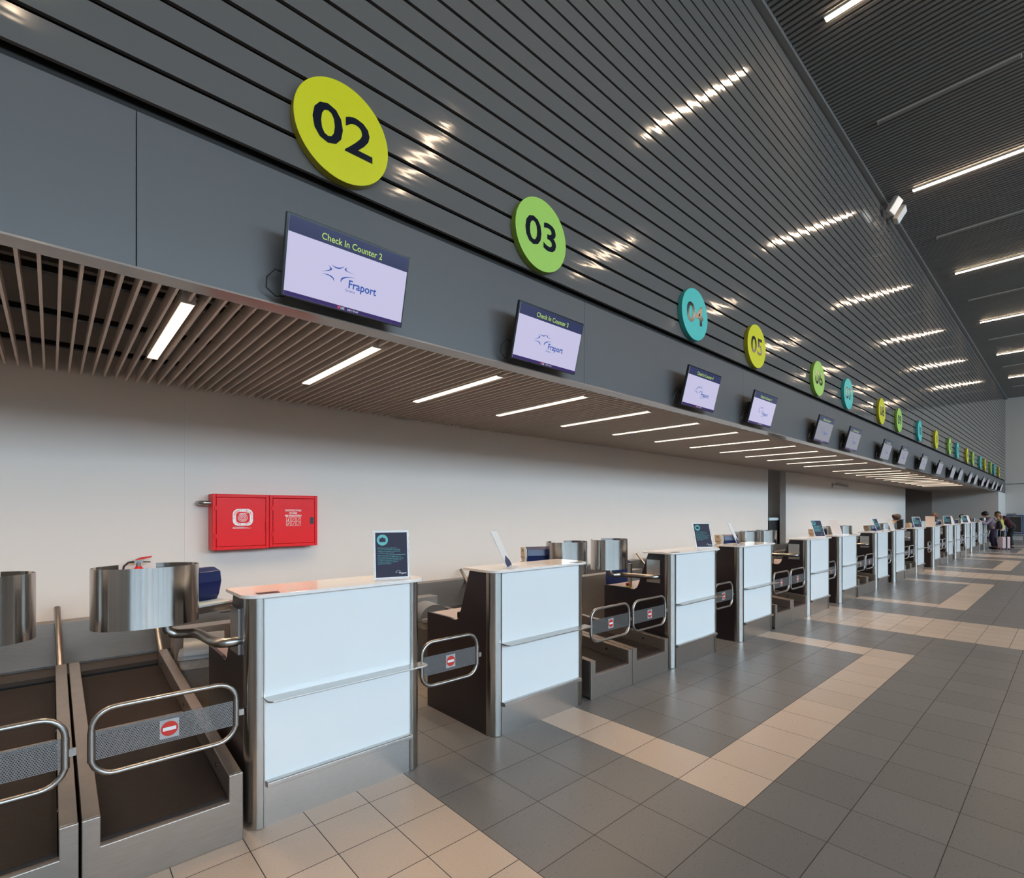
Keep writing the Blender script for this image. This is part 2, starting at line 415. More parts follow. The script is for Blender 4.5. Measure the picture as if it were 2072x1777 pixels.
struct('ceiling', hall, M['hallslat'])
struct('ceiling_deck', lambda bm: box(bm, XA, XB+.3, SOUTH-.3, YF+.3, HC+.20, HC+.35), M['gap'])
# window wall opposite
def ww(bm):
    box(bm, XA, XB, SOUTH-.3, SOUTH, 0, .45); box(bm, XA, XB, SOUTH-.3, SOUTH, 7.9, HC+.3)
    for k in range(18):
        x = XA+.1+3.0*k; box(bm, x-.16, x+.16, SOUTH-.3, SOUTH, .45, 7.9)
struct('wall_right', ww, M['endwall'])
for k in range(17):
    xa = XA+.26+3.0*k; xb = xa+2.68
    f = struct('window_%d' % (k+1), lambda bm: (box(bm, xa, xb, SOUTH-.2, SOUTH-.12, .45, .53), box(bm, xa, xb, SOUTH-.2, SOUTH-.12, 7.82, 7.9), box(bm, xa, xb, SOUTH-.2, SOUTH-.12, 3.2, 3.28),
        box(bm, xa, xa+.06, SOUTH-.2, SOUTH-.12, .45, 7.9), box(bm, xb-.06, xb, SOUTH-.2, SOUTH-.12, .45, 7.9), box(bm, (xa+xb)/2-.03, (xa+xb)/2+.03, SOUTH-.2, SOUTH-.12, .45, 7.9)), M['mullion'])
    mk('pane', lambda bm: box(bm, xa+.06, xb-.06, SOUTH-.166, SOUTH-.160, .53, 7.82), M['glassm'], f)
# ------------------------------------------------------------------ lamps
def lampthing(lit, L, W, H, name, cat, label, loc, group, m):
    t = thing(name, label, cat, loc, 0, group)
    mk('housing', lambda bm: (box(bm, -W/2, W/2, 0, L, .004, H), box(bm, -W/2-.002, W/2+.002, -.012, 0, -.004, H), box(bm, -W/2-.002, W/2+.002, L, L+.012, -.004, H)), M['lampbody'], t)
    mk('diffuser', lambda bm: box(bm, -W/2+.003, W/2-.003, 0, L, -.004, .004), m, t)
    return t
def ordinal(i): return ['first','second','third','fourth','fifth','sixth','seventh','eighth','ninth','tenth','eleventh','twelfth','thirteenth','fourteenth','fifteenth','sixteenth','seventeenth','eighteenth','nineteenth','twentieth','twenty-first','twenty-second','twenty-third','twenty-fourth','twenty-fifth','twenty-sixth','twenty-seventh','twenty-eighth','twenty-ninth','thirtieth','thirty-first','thirty-second','thirty-third','thirty-fourth'][i]
SG = 'strip lamps in the slatted soffit'
l0 = l1 = None; cnt = 0
def beam(x):
    # each lit soffit lamp throws a downward beam
    a_ = area('soffit_lamp_light', (x, (LY0+LY1)/2, HS-.0095), (0,0,0), .056, LY1-LY0-.02, 4.5, (1.0,.72,.46)); a_.data.spread = math.radians(128)
unlit_s = {13}
for k, x in enumerate(LX):
    if x > 28.4: break
    idx = k-6
    lit = idx not in unlit_s
    if idx < 0: lb = 'lit white strip lamp in the slatted soffit out beyond the left picture edge'
    else: lb = ('lit' if lit else 'unlit') + ' strip lamp between beige soffit slats, %s along from the near left end' % ordinal(idx)
    if lit: beam(x)
    src = l0 if lit else l1
    if src is None:
        src = lampthing(lit, LY1-LY0, .064, .075, 'strip_lamp', 'lamp', lb, (x, LY0, HS-.004), SG, M['lamp_s'] if lit else M['unlit'])
        if lit: l0 = src
        else: l1 = src
    else: dup(src, (x, LY0, HS-.004), lb)
HG = 'strip lamps on the high hall ceiling'
h0 = h1 = None
rows = [(.56, 7.88-5.56*2, 2.78, 0), (-3.52, 5.2-5.56*2, 2.78, 0), (-7.6, 7.88-5.56*2, 2.78, 0), (-11.7, 5.2-5.56*2, 2.78, 0)]
for ri, (y0, xs, st, ph) in enumerate(rows):
    for k in range(19):
        x = xs+st*k
        if x > XB-.4 or x < XA+.3: continue
        if x > 41: continue
        lit = k % 2 == 0
        if ri == 0:
            lb = ('lit' if lit else 'unlit grey') + ' hall ceiling lamp in the row beside the cladding, %s from near end' % ordinal(k//2)
        else: lb = ('lit' if lit else 'unlit') + ' hall ceiling lamp in the %s row out, %s from near end' % (ordinal(ri), ordinal(k//2))
        src = h0 if lit else h1
        if src is None:
            src = lampthing(lit, 1.75, .085, .07, 'ceiling_lamp', 'lamp', lb, (x, y0, HC-.03), HG, M['lamp_h'] if lit else M['unlit'])
            if lit: h0 = src
            else: h1 = src
        else: dup(src, (x, y0, HC-.03), lb)
# ------------------------------------------------------------------ layout along the row
CX = {}
for k in range(4): CX[2+2*k] = 1.24+4.003*k; CX[3+2*k] = 2.85+4.003*k
CX.update({10: 17.21, 11: 19.62, 12: 22.0, 13: 23.64, 14: 26.02, 15: 27.66, 16: 30.03, 17: 31.68, 18: 34.02, 19: 35.63})
SX = dict(CX); SX[20] = 37.95
ltype = {2:1,3:0,4:1,5:0,6:1,7:0,8:1,9:0,10:1,11:0,12:1,13:0,14:1,15:0,16:1,17:0,18:1,19:0}   # 1: belt on the left-hand side
# ------------------------------------------------------------------ number signs
cols = ['yellow', 'lime', 'cyan']; cname = {'yellow': 'yellow', 'lime': 'lime green', 'cyan': 'turquoise'}
for n in range(2, 21):
    c = cols[(n-2) % 3]
    t = thing('number_sign', 'round %s sign reading %02d on the grey slatted wall cladding' % (cname[c], n), 'sign', (SX[n], YF, 3.790), 0, 'round counter number signs')
    R_ = .280
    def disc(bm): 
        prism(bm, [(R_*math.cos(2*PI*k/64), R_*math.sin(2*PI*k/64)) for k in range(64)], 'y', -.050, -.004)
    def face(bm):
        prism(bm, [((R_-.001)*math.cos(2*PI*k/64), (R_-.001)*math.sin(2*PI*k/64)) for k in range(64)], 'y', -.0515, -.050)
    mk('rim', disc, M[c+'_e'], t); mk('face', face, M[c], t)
    text('numeral', '%02d' % n, .30, M['numeral'], t, (0, -.0525, -.005), ext=.001, off=.0045, sx=1.22)
# ------------------------------------------------------------------ televisions
def em(name, col, s):
    m = mat(name, (.02,.02,.03), .12, 0, .5, emit=col, es=s*.34); return m
M['scr'] = em('screen_white', (.66,.64,.88), .95)
M['scr2'] = em('screen_white_dim', (.60,.62,.72), .42)
M['hdr'] = em('screen_header', (.028,.036,.105), .95)
M['strip'] = em('screen_strip', (.035,.015,.12), 1.0)
M['lgn'] = em('screen_lime_text', (.50,.72,.14), 1.0)
M['logo'] = em('screen_logo_blue', (.03,.09,.42), 1.0)
M['lgred'] = em('screen_red_dot', (.55,.06,.12), 1.0)
M['wtx'] = em('screen_white_text', (.7,.7,.75), 1.0)
def crescent(bm, a, m_, b, th, y):
    a, m_, b = Vector(a), Vector(m_), Vector(b)
    c = 2*m_-.5*(a+b); mid = .5*(a+b); d = (m_-mid)
    d = d.normalized() if d.length > 1e-6 else Vector((0,1))
    c2 = c - d*th*2
    def q(t, cc): return a*(1-t)**2+2*cc*t*(1-t)+b*t*t
    N = 12; A = [q(i/N, c) for i in range(N+1)]; B = [q(i/N, c2) for i in range(N+1)]
    for i in range(N):
        vs = [A[i], A[i+1], B[i+1], B[i]]
        if i == 0: vs = [A[0], A[1], B[1]]
        elif i == N-1: vs = [A[i], A[N], B[i]]
        bm.faces.new([bm.verts.new((v.x, y, v.y)) for v in vs])
ARCS = [((-.127,.013),(-.104,-.006),(-.163,-.028),.011), ((-.108,.022),(-.068,.010),(-.033,.035),.007), ((-.011,.034),(-.030,.014),(.038,.008),.010),
        ((-.162,-.040),(-.103,-.036),(-.084,-.062),.008), ((-.046,-.056),(-.036,-.024),(.037,-.010),.010)]
def logo(bm, s=1., ox=0., oz=0., y=0.):
    for a, m_, b, th in ARCS:
        crescent(bm, (a[0]*s+ox, a[1]*s+oz), (m_[0]*s+ox, m_[1]*s+oz), (b[0]*s+ox, b[1]*s+oz), th*s, y)
TW, TH = .355, .2035; TILT = math.asin(.1/.4075)
for n in range(2, 21):
    lb = 'black television showing check-in counter %d, below the round sign %02d' % (n, n)
    if n > 8: lb = 'black wall television hung directly below the round sign %02d' % n
    t = thing('television', lb, 'television', (SX[n], 2.74, 2.9525), 0, 'televisions along the fascia')
    pv = Matrix.Rotation(TILT, 4, 'X')                             # the screens lean forward at the top
    near = n < 8
    def T(o): o.matrix_local = pv @ o.matrix_local; return o
    T(mk('frame', lambda bm: (box(bm, -TW, TW, -.012, .012, -TH, TH), box(bm, -TW+.10, TW-.10, .012, .045, -TH+.03, TH-.09)), M['tvframe'], t, bevel=.003))
    scr = T(mk('screen', lambda bm: box(bm, -.342, .346, -.0135, -.012, -.196, .191), M['scr'] if n < 6 else M['scr2'], t))
    o = mk('header_bar', lambda bm: box(bm, -.342, .346, -.0145, -.0135, .115, .191), M['hdr'], scr)
    if n < 8:
        mk('lower_strip', lambda bm: box(bm, -.342, .346, -.0145, -.0135, -.196, -.175), M['strip'], scr)
        mk('star_logo', lambda bm: logo(bm, 1., 0., 0., -.0142), M['logo'], scr)
        text('counter_text', 'Check In Counter %d' % n, .047, M['lgn'], scr, (0.003, -.0150, .146), off=.0004, sx=.92)
        text('logo_text', 'Fraport', .060, M['logo'], scr, (.080, -.0142, -.052), off=.0012, sx=.92)
        text('country_text', 'Greece', .020, M['logo'], scr, (.010, -.0142, -.086), sx=1.)
        mk('maker_dot', lambda bm: prism(bm, [(-.046+.008*math.cos(2*PI*k/16), -.1855+.008*math.sin(2*PI*k/16)) for k in range(16)], 'y', -.0150, -.0146), M['lgred'], scr)
        text('maker_text', 'LG', .018, M['wtx'], scr, (-.024, -.0150, -.1862), off=.0006)
        text('slogan_text', "Life's Good", .014, M['wtx'], scr, (.036, -.0150, -.1862), off=.0002)
    else:
        mk('star_logo', lambda bm: logo(bm, 1., 0., 0., -.0142), M['logo'], scr)
        text('counter_text', 'Check In Counter %d' % n, .047, M['lgn'], scr, (0.003, -.0150, .146), sx=.92)
        text('logo_text', 'Fraport', .060, M['logo'], scr, (.080, -.0142, -.052), off=.0012, sx=.92)
    T(mk('maker_mark', lambda bm: box(bm, -.02, .02, -.0135, -.012, -TH+.001, -TH+.005), M['camera_grey'], t))
    mk('wall_bracket', lambda bm: (box(bm, -.10, .10, .108, .136, -.13, .11), box(bm, -.07, -.05, .03, .11, -.10, .06), box(bm, .05, .07, .03, .11, -.10, .06), box(bm, -.12, .12, .022, .04, -.12, .08)), M['black'], t)
    mk('cable', lambda bm: tube(bm, [(-.30,.06,-.08),(-.37,.07,-.06),(-.41,.08,-.11),(-.41,.09,-.16),(-.36,.10,-.19),(-.28,.10,-.17)], .004, 6), M['black'], t, smooth=True)
# ------------------------------------------------------------------ check-in counters
W = 1.02
def arc(cx, cy, r, a0, a1, n): return [(cx+r*math.cos(a0+(a1-a0)*i/n), cy+r*math.sin(a0+(a1-a0)*i/n)) for i in range(n+1)]
side_prof = [(.075,0),(.865,0),(.865,.785),(.55,.785)]+[(.50,.775),(.46,.778),(.425,.80),(.405,.84)]+[(.285,1.178),(.075,1.178)]
def tray(bm, cx, cy, ang):
    a = math.radians(ang); ca, sa = math.cos(a), math.sin(a)
    prism(bm, [(cx+x*ca-y*sa, cy+x*sa+y*ca) for x, y in ((-.21,-.15),(.21,-.15),(.21,.13),(-.21,.13))], 'z', 1.040, 1.078)
def make_counter(left, label, grp):
    """left=True: the belts are on the left-hand side"""
    s = 1 if left else -1
    def mx(x): return x if left else W-x                            # mirrored positions
    t = thing('check_in_counter', label, 'counter', (0,0,0), 0, grp)
    for x in (0, W-.02): mk('side_panel', lambda bm: prism(bm, side_prof, 'x', x+(.004 if x == 0 else -.004), x+.02+(.004 if x == 0 else -.004)), M['dark_lam'], t)
    def col(x0, sgn):
        # rounded front corner column with fluted inner strip
        pts = [(.002,.085),(.002,.070)]+[(.07-.068*math.cos(a), .07-.068*math.sin(a)) for a in [PI/2*i/10 for i in range(11)]]+[(.074,.002),(.074,.008),(.078,.008),(.078,.001),(.083,.001),(.083,.030),(.070,.030),(.03,.085)]
        return [(x0+sgn*p[0], p[1]) for p in pts]
    mk('corner_column', lambda bm: prism(bm, col(0, 1), 'z', .004, 1.182), M['steel_v'], t, smooth=True)
    mk('corner_column', lambda bm: prism(bm, col(W, -1), 'z', .004, 1.182), M['steel_v'], t, smooth=True)
    mk('front_panel', lambda bm: box(bm, .084, W-.084, .008, .030, .235, 1.182), M['white_panel'], t)
    mk('kick_plate', lambda bm: box(bm, .084, W-.084, .012, .030, .0, .232), M['steel'], t)
    mk('foot_rail', lambda bm: prism(bm, [(.012,.205),(-.028,.214),(-.028,.236),(-.020,.240),(.012,.240)], 'x', .088, W-.084), M['steel'], t, bevel=.002)
    sh = [(.078,.012)]+[(.078,-.055)]+arc(.108,-.055,.030,PI,1.5*PI,5)+arc(W-.030,-.055,.030,1.5*PI,2*PI,5)+[(W,.012)]
    mk('shelf', lambda bm: prism(bm, sh, 'z', .660, .669), M['steel'], t, bevel=.0015)
    tp = [(-.022,.335),(-.022,.055)]+arc(.068,.055,.09,PI,1.5*PI,8)+arc(W-.068,.055,.09,1.5*PI,2*PI,8)+[(W+.022,.335)]
    mk('counter_top', lambda bm: prism(bm, tp, 'z', 1.184, 1.202), M['white_top'], t, bevel=.002)
    mk('weight_display', lambda bm: box(bm, mx(.05) if left else mx(.155), mx(.155) if left else mx(.05), -.008, .046, 1.202, 1.2035), M['dark_lam'], t)
    mk('desk_top', lambda bm: box(bm, .025, W-.025, .40, .86, .755, .777), M['desk'], t)
    mk('inner_panel', lambda bm: prism(bm, [(.26,.777),(.42,.777),(.29,1.18),(.26,1.18)], 'x', .025, W-.025), M['dark_lam'], t)
    mk('printer_shelf', lambda bm: (box(bm, min(mx(.11), mx(.08)), max(mx(.11), mx(.08)), .56, .60, .777, 1.040), tray(bm, mx(-.13), .70, 25*s), box(bm, min(mx(.0), mx(.11)), max(mx(.0), mx(.11)), .56, .60, 1.030, 1.041)), M['steel'], t)
    return t
CG = 'white fronted check-in counters in the row'
protoL = make_counter(True, '', CG); protoR = make_counter(False, '', CG)
bpy.context.view_layer.update()
for o in (protoL, protoR):
    kids[o.name] = [x.name for x in bpy.data.objects if x.parent == o]
    for c in kids[o.name]: kids[c] = []
first = {1: True, 0: True}
YC = 2.79
def place_counter(n, x, lt, label):
    src = protoL if lt else protoR
    if first[lt]:
        first[lt] = False; src.location = (x, YC, 0); src['label'] = label; return src
    return dup(src, (x, YC, 0), label)
counters = {}
for n in range(2, 20):
    lt = ltype[n]
    lb = 'white check-in counter with steel shelf standing below the round sign %02d' % n
    if n == 2: lb = 'nearest white check-in counter, below sign 02, with a dark poster on its right end'
    if n == 3: lb = 'white check-in counter below sign 03 with an edge-on leaning card holder on top'
    counters[n] = place_counter(n, CX[n]-W/2, lt, lb)
counters[1] = place_counter(1, 1.24-4.003+1.61-W/2, 0, 'white check-in counter standing outside the left picture edge')
# ------------------------------------------------------------------ baggage conveyors (two in each bay)
def make_conveyor(shear):
    t = thing('baggage_conveyor', '', 'conveyor', (0,0,0), 0, 'baggage conveyors between the counters')
    CW = .612; L = 2.22
    def zt(y): return .333+.076*y
    def notch(bm):
        prism(bm, [(0,0),(CW,0),(CW,.333),(CW-.062,.333),(CW-.062,.204),(.062,.204),(.062,.333),(0,.333)], 'y', -.006, .010)
    mk('front_plate', notch, M['belt_steel'], t, bevel=.003)
    for x0 in (.002, CW-.062):
        def wl(bm):
            prism(bm, [(.010,.02),(L,.02),(L,zt(L)),(.010,.333)], 'x', x0, x0+.060)
            if x0 > .1:
                for v in bm.verts: v.co.x -= shear*v.co.y/L
        mk('side_wall', wl, M['belt_steel'], t, bevel=.003)
    def belt(y0, y1):
        def f(bm):
            prof = [(y0, zt(y0)-.150)]+[(y0+.02-.02*math.cos(a), zt(y0)-.150+.04*math.sin(a)*.9) for a in (.5, 1.0, 1.4)]+[(y0+.04, zt(y0+.04)-.113), (y1-.03, zt(y1)-.113), (y1, zt(y1)-.150)]
            prism(bm, prof, 'x', .066, CW-.066)
        return f
    mk('belt_joint', lambda bm: box(bm, .066, CW-.066, 1.125, 1.165, zt(1.14)-.135, zt(1.14)-.106), M['belt_steel'], t)
    mk('belt', belt(.030, 1.125), M['belt'], t, smooth=True); mk('belt', belt(1.165, L), M['belt'], t, smooth=True)
    mk('lip', lambda bm: box(bm, .062, CW-.062, -.004, .030, .196, .206), M['belt_steel'], t)
    for x in (.0635, CW-.0635):
        for y in (.25, 1.14, 2.05):
            mk('sensor', lambda bm: prism(bm, [(y+.011*math.cos(2*PI*k/10), zt(y)-.055+.011*math.sin(2*PI*k/10)) for k in range(10)], 'x', x-.003, x+.003), M['black'], t)
    mk('guard_post', lambda bm: tube(bm, [(CW-.034, 2.235, .42), (CW-.050, 2.64, .865)], .021, 14), M['tube'], t, smooth=True)
    mk('frame', lambda bm: box(bm, .08, CW-.08, .05, L-.05, 0, .15), M['black'], t)
    return t
convs = [make_conveyor(0.), make_conveyor(0.)]; bpy.context.view_layer.update()
for conv in convs:
    kids[conv.name] = [x.name for x in bpy.data.objects if x.parent == conv]
    for c in kids[conv.name]: kids[c] = []
bays = []   # (left edge of bay, sign on the left, sign on the right)
for a, b in ((1,2),(3,4),(5,6),(7,8),(9,10),(11,12),(13,14),(15,16),(17,18)):
    x1 = (CX[b]-W/2)
    bays.append((x1-.055-1.236 if b == 2 else x1-.055-1.236, a, b))
bays[0] = (.090-.618, 1, 2)
firstc = [True, True]
for xb_, a, b in bays:
    for i in range(2):
        x = xb_+.621*i+(.0 if i else 0)
        if a == 1:
            lb = ['brown-belted steel conveyor cut off by the left picture edge', 'brown-belted steel conveyor directly left of the nearest white counter'][i]
        else: lb = 'steel baggage conveyor beside counter %02d, %s of the pair between counters %02d and %02d' % ((a, 'left', a, b) if i == 0 else (b, 'right', a, b))
        conv = convs[i]
        if firstc[i]: conv.location = (x, 2.775, 0); conv['label'] = lb; firstc[i] = False
        else: dup(conv, (x, 2.775+(.0 if a == 1 else .03), 0), lb)
# ------------------------------------------------------------------ barrier gates
def make_gate(w):
    t = thing('barrier_gate', '', 'gate', (0,0,0), 0, 'steel tube barrier gates')
    z0, z1, r = .472, .762, .085
    def f(bm):
        pts = []
        for cx, cz, a0 in ((w-r, z1-r, 0), (r, z1-r, PI/2), (r, z0+r, PI), (w-r, z0+r, 1.5*PI)):
            pts += [(cx+r*math.cos(a0+PI/2*i/6), 0, cz+r*math.sin(a0+PI/2*i/6)) for i in range(7)]
        tube(bm, pts, .0125, 10, closed=True)
    mk('tube_frame', f, M['tube'], t, smooth=True)
    def plate(bm): box(bm, .004, w-.004, -.0008, .0008, .545, .670)
    p = mk('mesh_panel', plate, M['perf'], t)
    for cx_ in (0, w): mk('clamp', lambda bm: tube(bm, [(cx_,0,.542),(cx_,0,.673)], .0145, 10), M['tube'], t, smooth=True)
    s = mk('no_entry_sign', lambda bm: box(bm, w*.50-.038, w*.50+.038, -.0030, -.0015, .565, .651), M['platelet'], t)
    mk('red_disc', lambda bm: prism(bm, [(w*.50+.034*math.cos(2*PI*k/32), .608+.034*math.sin(2*PI*k/32)) for k in range(32)], 'y', -.0042, -.0030), M['nored'], s)
    mk('white_bar', lambda bm: box(bm, w*.50-.026, w*.50+.026, -.0054, -.0042, .600, .616), M['white'], s)
    mk('hinge', lambda bm: box(bm, w+.012, w+.035, -.008, .008, .59, .62), M['tube'], t)
    bpy.context.view_layer.update()
    kids[t.name] = [x.name for x in bpy.data.objects if x.parent == t]
    for c in list(kids[t.name]): kids[c] = [x.name for x in bpy.data.objects if x.parent == bpy.data.objects[c]]
    for c in list(kids[t.name]):
        for d in kids[c]: kids[d] = []
    return t
gw = make_gate(.565); gfirst = True
for xb_, a, b in bays:
    for i in range(2):
        x = (CX[b]-W/2-.035-.565) if i else (CX[b]-W/2-.035-.565-.63)
        if a == 1: x = (.128 if i else .128-.65)
        lb = 'steel tube gate with no-entry sign in front of the %s conveyor beside counter %02d' % ('right-hand' if i else 'left-hand', b)
        if gfirst: gw.location = (x, 2.85, 0); gw['label'] = lb; gfirst = False
        else: dup(gw, (x, 2.85, 0), lb)
gn = make_gate(.455); gfirst = True
for a, b in ((2,3),(4,5),(6,7),(8,9),(10,11),(12,13),(14,15),(16,17),(18,19)):
    x = CX[a]+W/2+.04
    if a == 10: x = CX[11]-W/2-.52
    lb = 'steel tube gate closing the walkway between counters %02d and %02d' % (a, b)
    if gfirst: gn.location = (x, 2.86, 0); gn['label'] = lb; gfirst = False
    else: dup(gn, (x, 2.86, 0), lb)
# ------------------------------------------------------------------ screen shrouds on bent arms
def make_shroud(left):
    s = 1 if left else -1
    t = thing('screen_shroud', '', 'screen shroud', (0,0,0), 0, 'brushed steel screen shrouds on arms')
    cx, cy = -.354*s, .527
    def dr(bm):
        a_, b_ = .238, .162; n = 56; a0 = math.radians(118); a1 = math.radians(118+318)
        A = []
        for i in range(n+1):
            a = a0+(a1-a0)*i/n
            c, sn = math.cos(a), math.sin(a)
            e = 1.0
            x = a_*math.copysign(abs(c)**e, c); y = b_*math.copysign(abs(sn)**e, sn)
            nx, ny = c/a_, sn/b_; L = math.hypot(nx, ny); nx /= L; ny /= L
            A.append(((cx+s*x, cy+y), (cx+s*(x-nx*.003), cy+y-ny*.003)))
        O = [[bm.verts.new((p[0][0], p[0][1], z)) for p in A] for z in (1.027, 1.335)]
        I = [[bm.verts.new((p[1][0], p[1][1], z)) for p in A] for z in (1.027, 1.335)]
        for i in range(n):
            bm.faces.new((O[0][i], O[0][i+1], O[1][i+1], O[1][i])); bm.faces.new((I[0][i+1], I[0][i], I[1][i], I[1][i+1]))
            bm.faces.new((O[1][i], O[1][i+1], I[1][i+1], I[1][i])); bm.faces.new((O[0][i+1], O[0][i], I[0][i], I[0][i+1]))
        for i in (0, n): bm.faces.new((O[0][i], O[1][i], I[1][i], I[0][i]))
    mk('shroud_shell', dr, M['drum'], t, smooth=True)
    mk('monitor', lambda bm: prism(bm, [(cy-.02,1.06),(cy+.03,1.06),(cy+.10,1.31),(cy+.05,1.31)], 'x', cx-.17, cx+.17), M['black'], t, bevel=.005)
    ctrl = [(0,.155,.945),(-.05,.155,.945),(-.085,.175,.945),(-.105,.23,.945),(-.112,.34,.943),(-.120,.46,.941),(-.135,.53,.940),(-.175,.565,.939),(-.215,.588,.940),(-.245,.592,.955),(-.258,.592,.985),(-.260,.592,1.10)]
    def cr(P, t):
        i = min(int(t), len(P)-2); f = t-i; p = [Vector(P[max(0, min(len(P)-1, i+k))]) for k in (-1,0,1,2)]
        return .5*((2*p[1])+(-p[0]+p[2])*f+(2*p[0]-5*p[1]+4*p[2]-p[3])*f*f+(-p[0]+3*p[1]-3*p[2]+p[3])*f**3)
    pts = [cr(ctrl, i*(len(ctrl)-1)/40) for i in range(41)]
    mk('bent_arm', lambda bm: tube(bm, [(p.x*s, p.y, p.z) for p in pts], .0255, 16), M['tube'], t, smooth=True)
    mk('mounting_plate', lambda bm: (box(bm, min(0,-.012*s), max(0,-.012*s), .135, .295, .876, 1.115), tube(bm, [(-.012*s,.155,.945),(-.022*s,.155,.945)], .026, 16)), M['steel'], t)
    bpy.context.view_layer.update()
    kids[t.name] = [x.name for x in bpy.data.objects if x.parent == t]
    for c in kids[t.name]: kids[c] = []
    return t
sl, sr = make_shroud(True), make_shroud(False); sf = {1: True, 0: True}
for n in [1]+list(range(2, 20)):
    lt = ltype.get(n, 0); src = sl if lt else sr
    cxn = CX.get(n, 1.24-4.003+1.61)
    x = cxn-W/2+.003 if lt else cxn+W/2-.003
    lb = 'brushed steel screen shroud on a bent arm at the %s side of counter %02d' % ('left' if lt else 'right', n)
    if n == 1: lb = 'brushed steel screen shroud cut off by the left picture edge'
    if n == 2: lb = 'nearest whole brushed steel screen shroud, on a bent arm left of the first counter'
    if sf[lt]: sf[lt] = False; src.location = (x, YC, 0); src['label'] = lb
    else: dup(src, (x, YC, 0), lb)
# ------------------------------------------------------------------ boarding card printers
def make_printer():
    t = thing('card_printer', '', 'printer', (0,0,0), 0, 'blue and beige card printers on the counters')
    # profile seen from the side: wide at the top, narrowing to the foot
    body = [(.055,.0),(.135,.0),(.150,.06),(.185,.13),(.190,.20),(.060,.205),(.020,.13),(.030,.05)]
    mk('body', lambda bm: prism(bm, body, 'x', -.115, .115), M['beige'], t, bevel=.004)
    cov = [(.010,.0),(.050,.0),(.028,.05),(.018,.13),(.058,.21),(.020,.21),(-.030,.19),(-.040,.13),(-.020,.05)]
    mk('front_cover', lambda bm: prism(bm, cov, 'x', -.118, .118), M['navyface'], t, bevel=.004)
    mk('side_rim', lambda bm: [prism(bm, [(p[0]+.012, p[1]) for p in cov], 'x', a, b) for a, b in ((-.124,-.1185),(.1185,.124))], M['paleblue'], t)
    mk('card_slot', lambda bm: [box(bm, x0, x1, .07, .17, z, z+.012) for x0, x1 in ((-.119,-.114),(.114,.119)) for z in (.05,.10)] + [box(bm, x0, x1, .10, .14, .16, .185) for x0, x1 in ((-.119,-.114),(.114,.119))], M['camera_grey'], t)
    mk('foot_tray', lambda bm: prism(bm, [(-.095,0),(.14,0),(.14,.008),(-.02,.020),(-.095,.010)], 'x', -.13, .13), M['paleblue'], t)
    bpy.context.view_layer.update()
    kids[t.name] = [x.name for x in bpy.data.objects if x.parent == t]
    for c in kids[t.name]: kids[c] = []
    return t
pr = make_printer(); pf = True
for n in [1]+list(range(2, 20)):
    lt = ltype.get(n, 0); cxn = CX.get(n, 1.24-4.003+1.61)
    x = cxn-W/2-.06 if lt else cxn+W/2+.06
    rz = math.radians(25 if lt else -25)
    lb = 'blue-fronted beige card printer on the %s end of counter %02d' % ('left' if lt else 'right', n)
    if n == 1: lb = 'blue card printer outside the left picture edge'
    loc = (x+(-.03 if lt else .03), YC+.66, 1.078)
    if pf: pr.location = loc; pr.rotation_euler = (0,0,rz); pr['label'] = lb; pf = False
    else: dup(pr, loc, lb, rz)
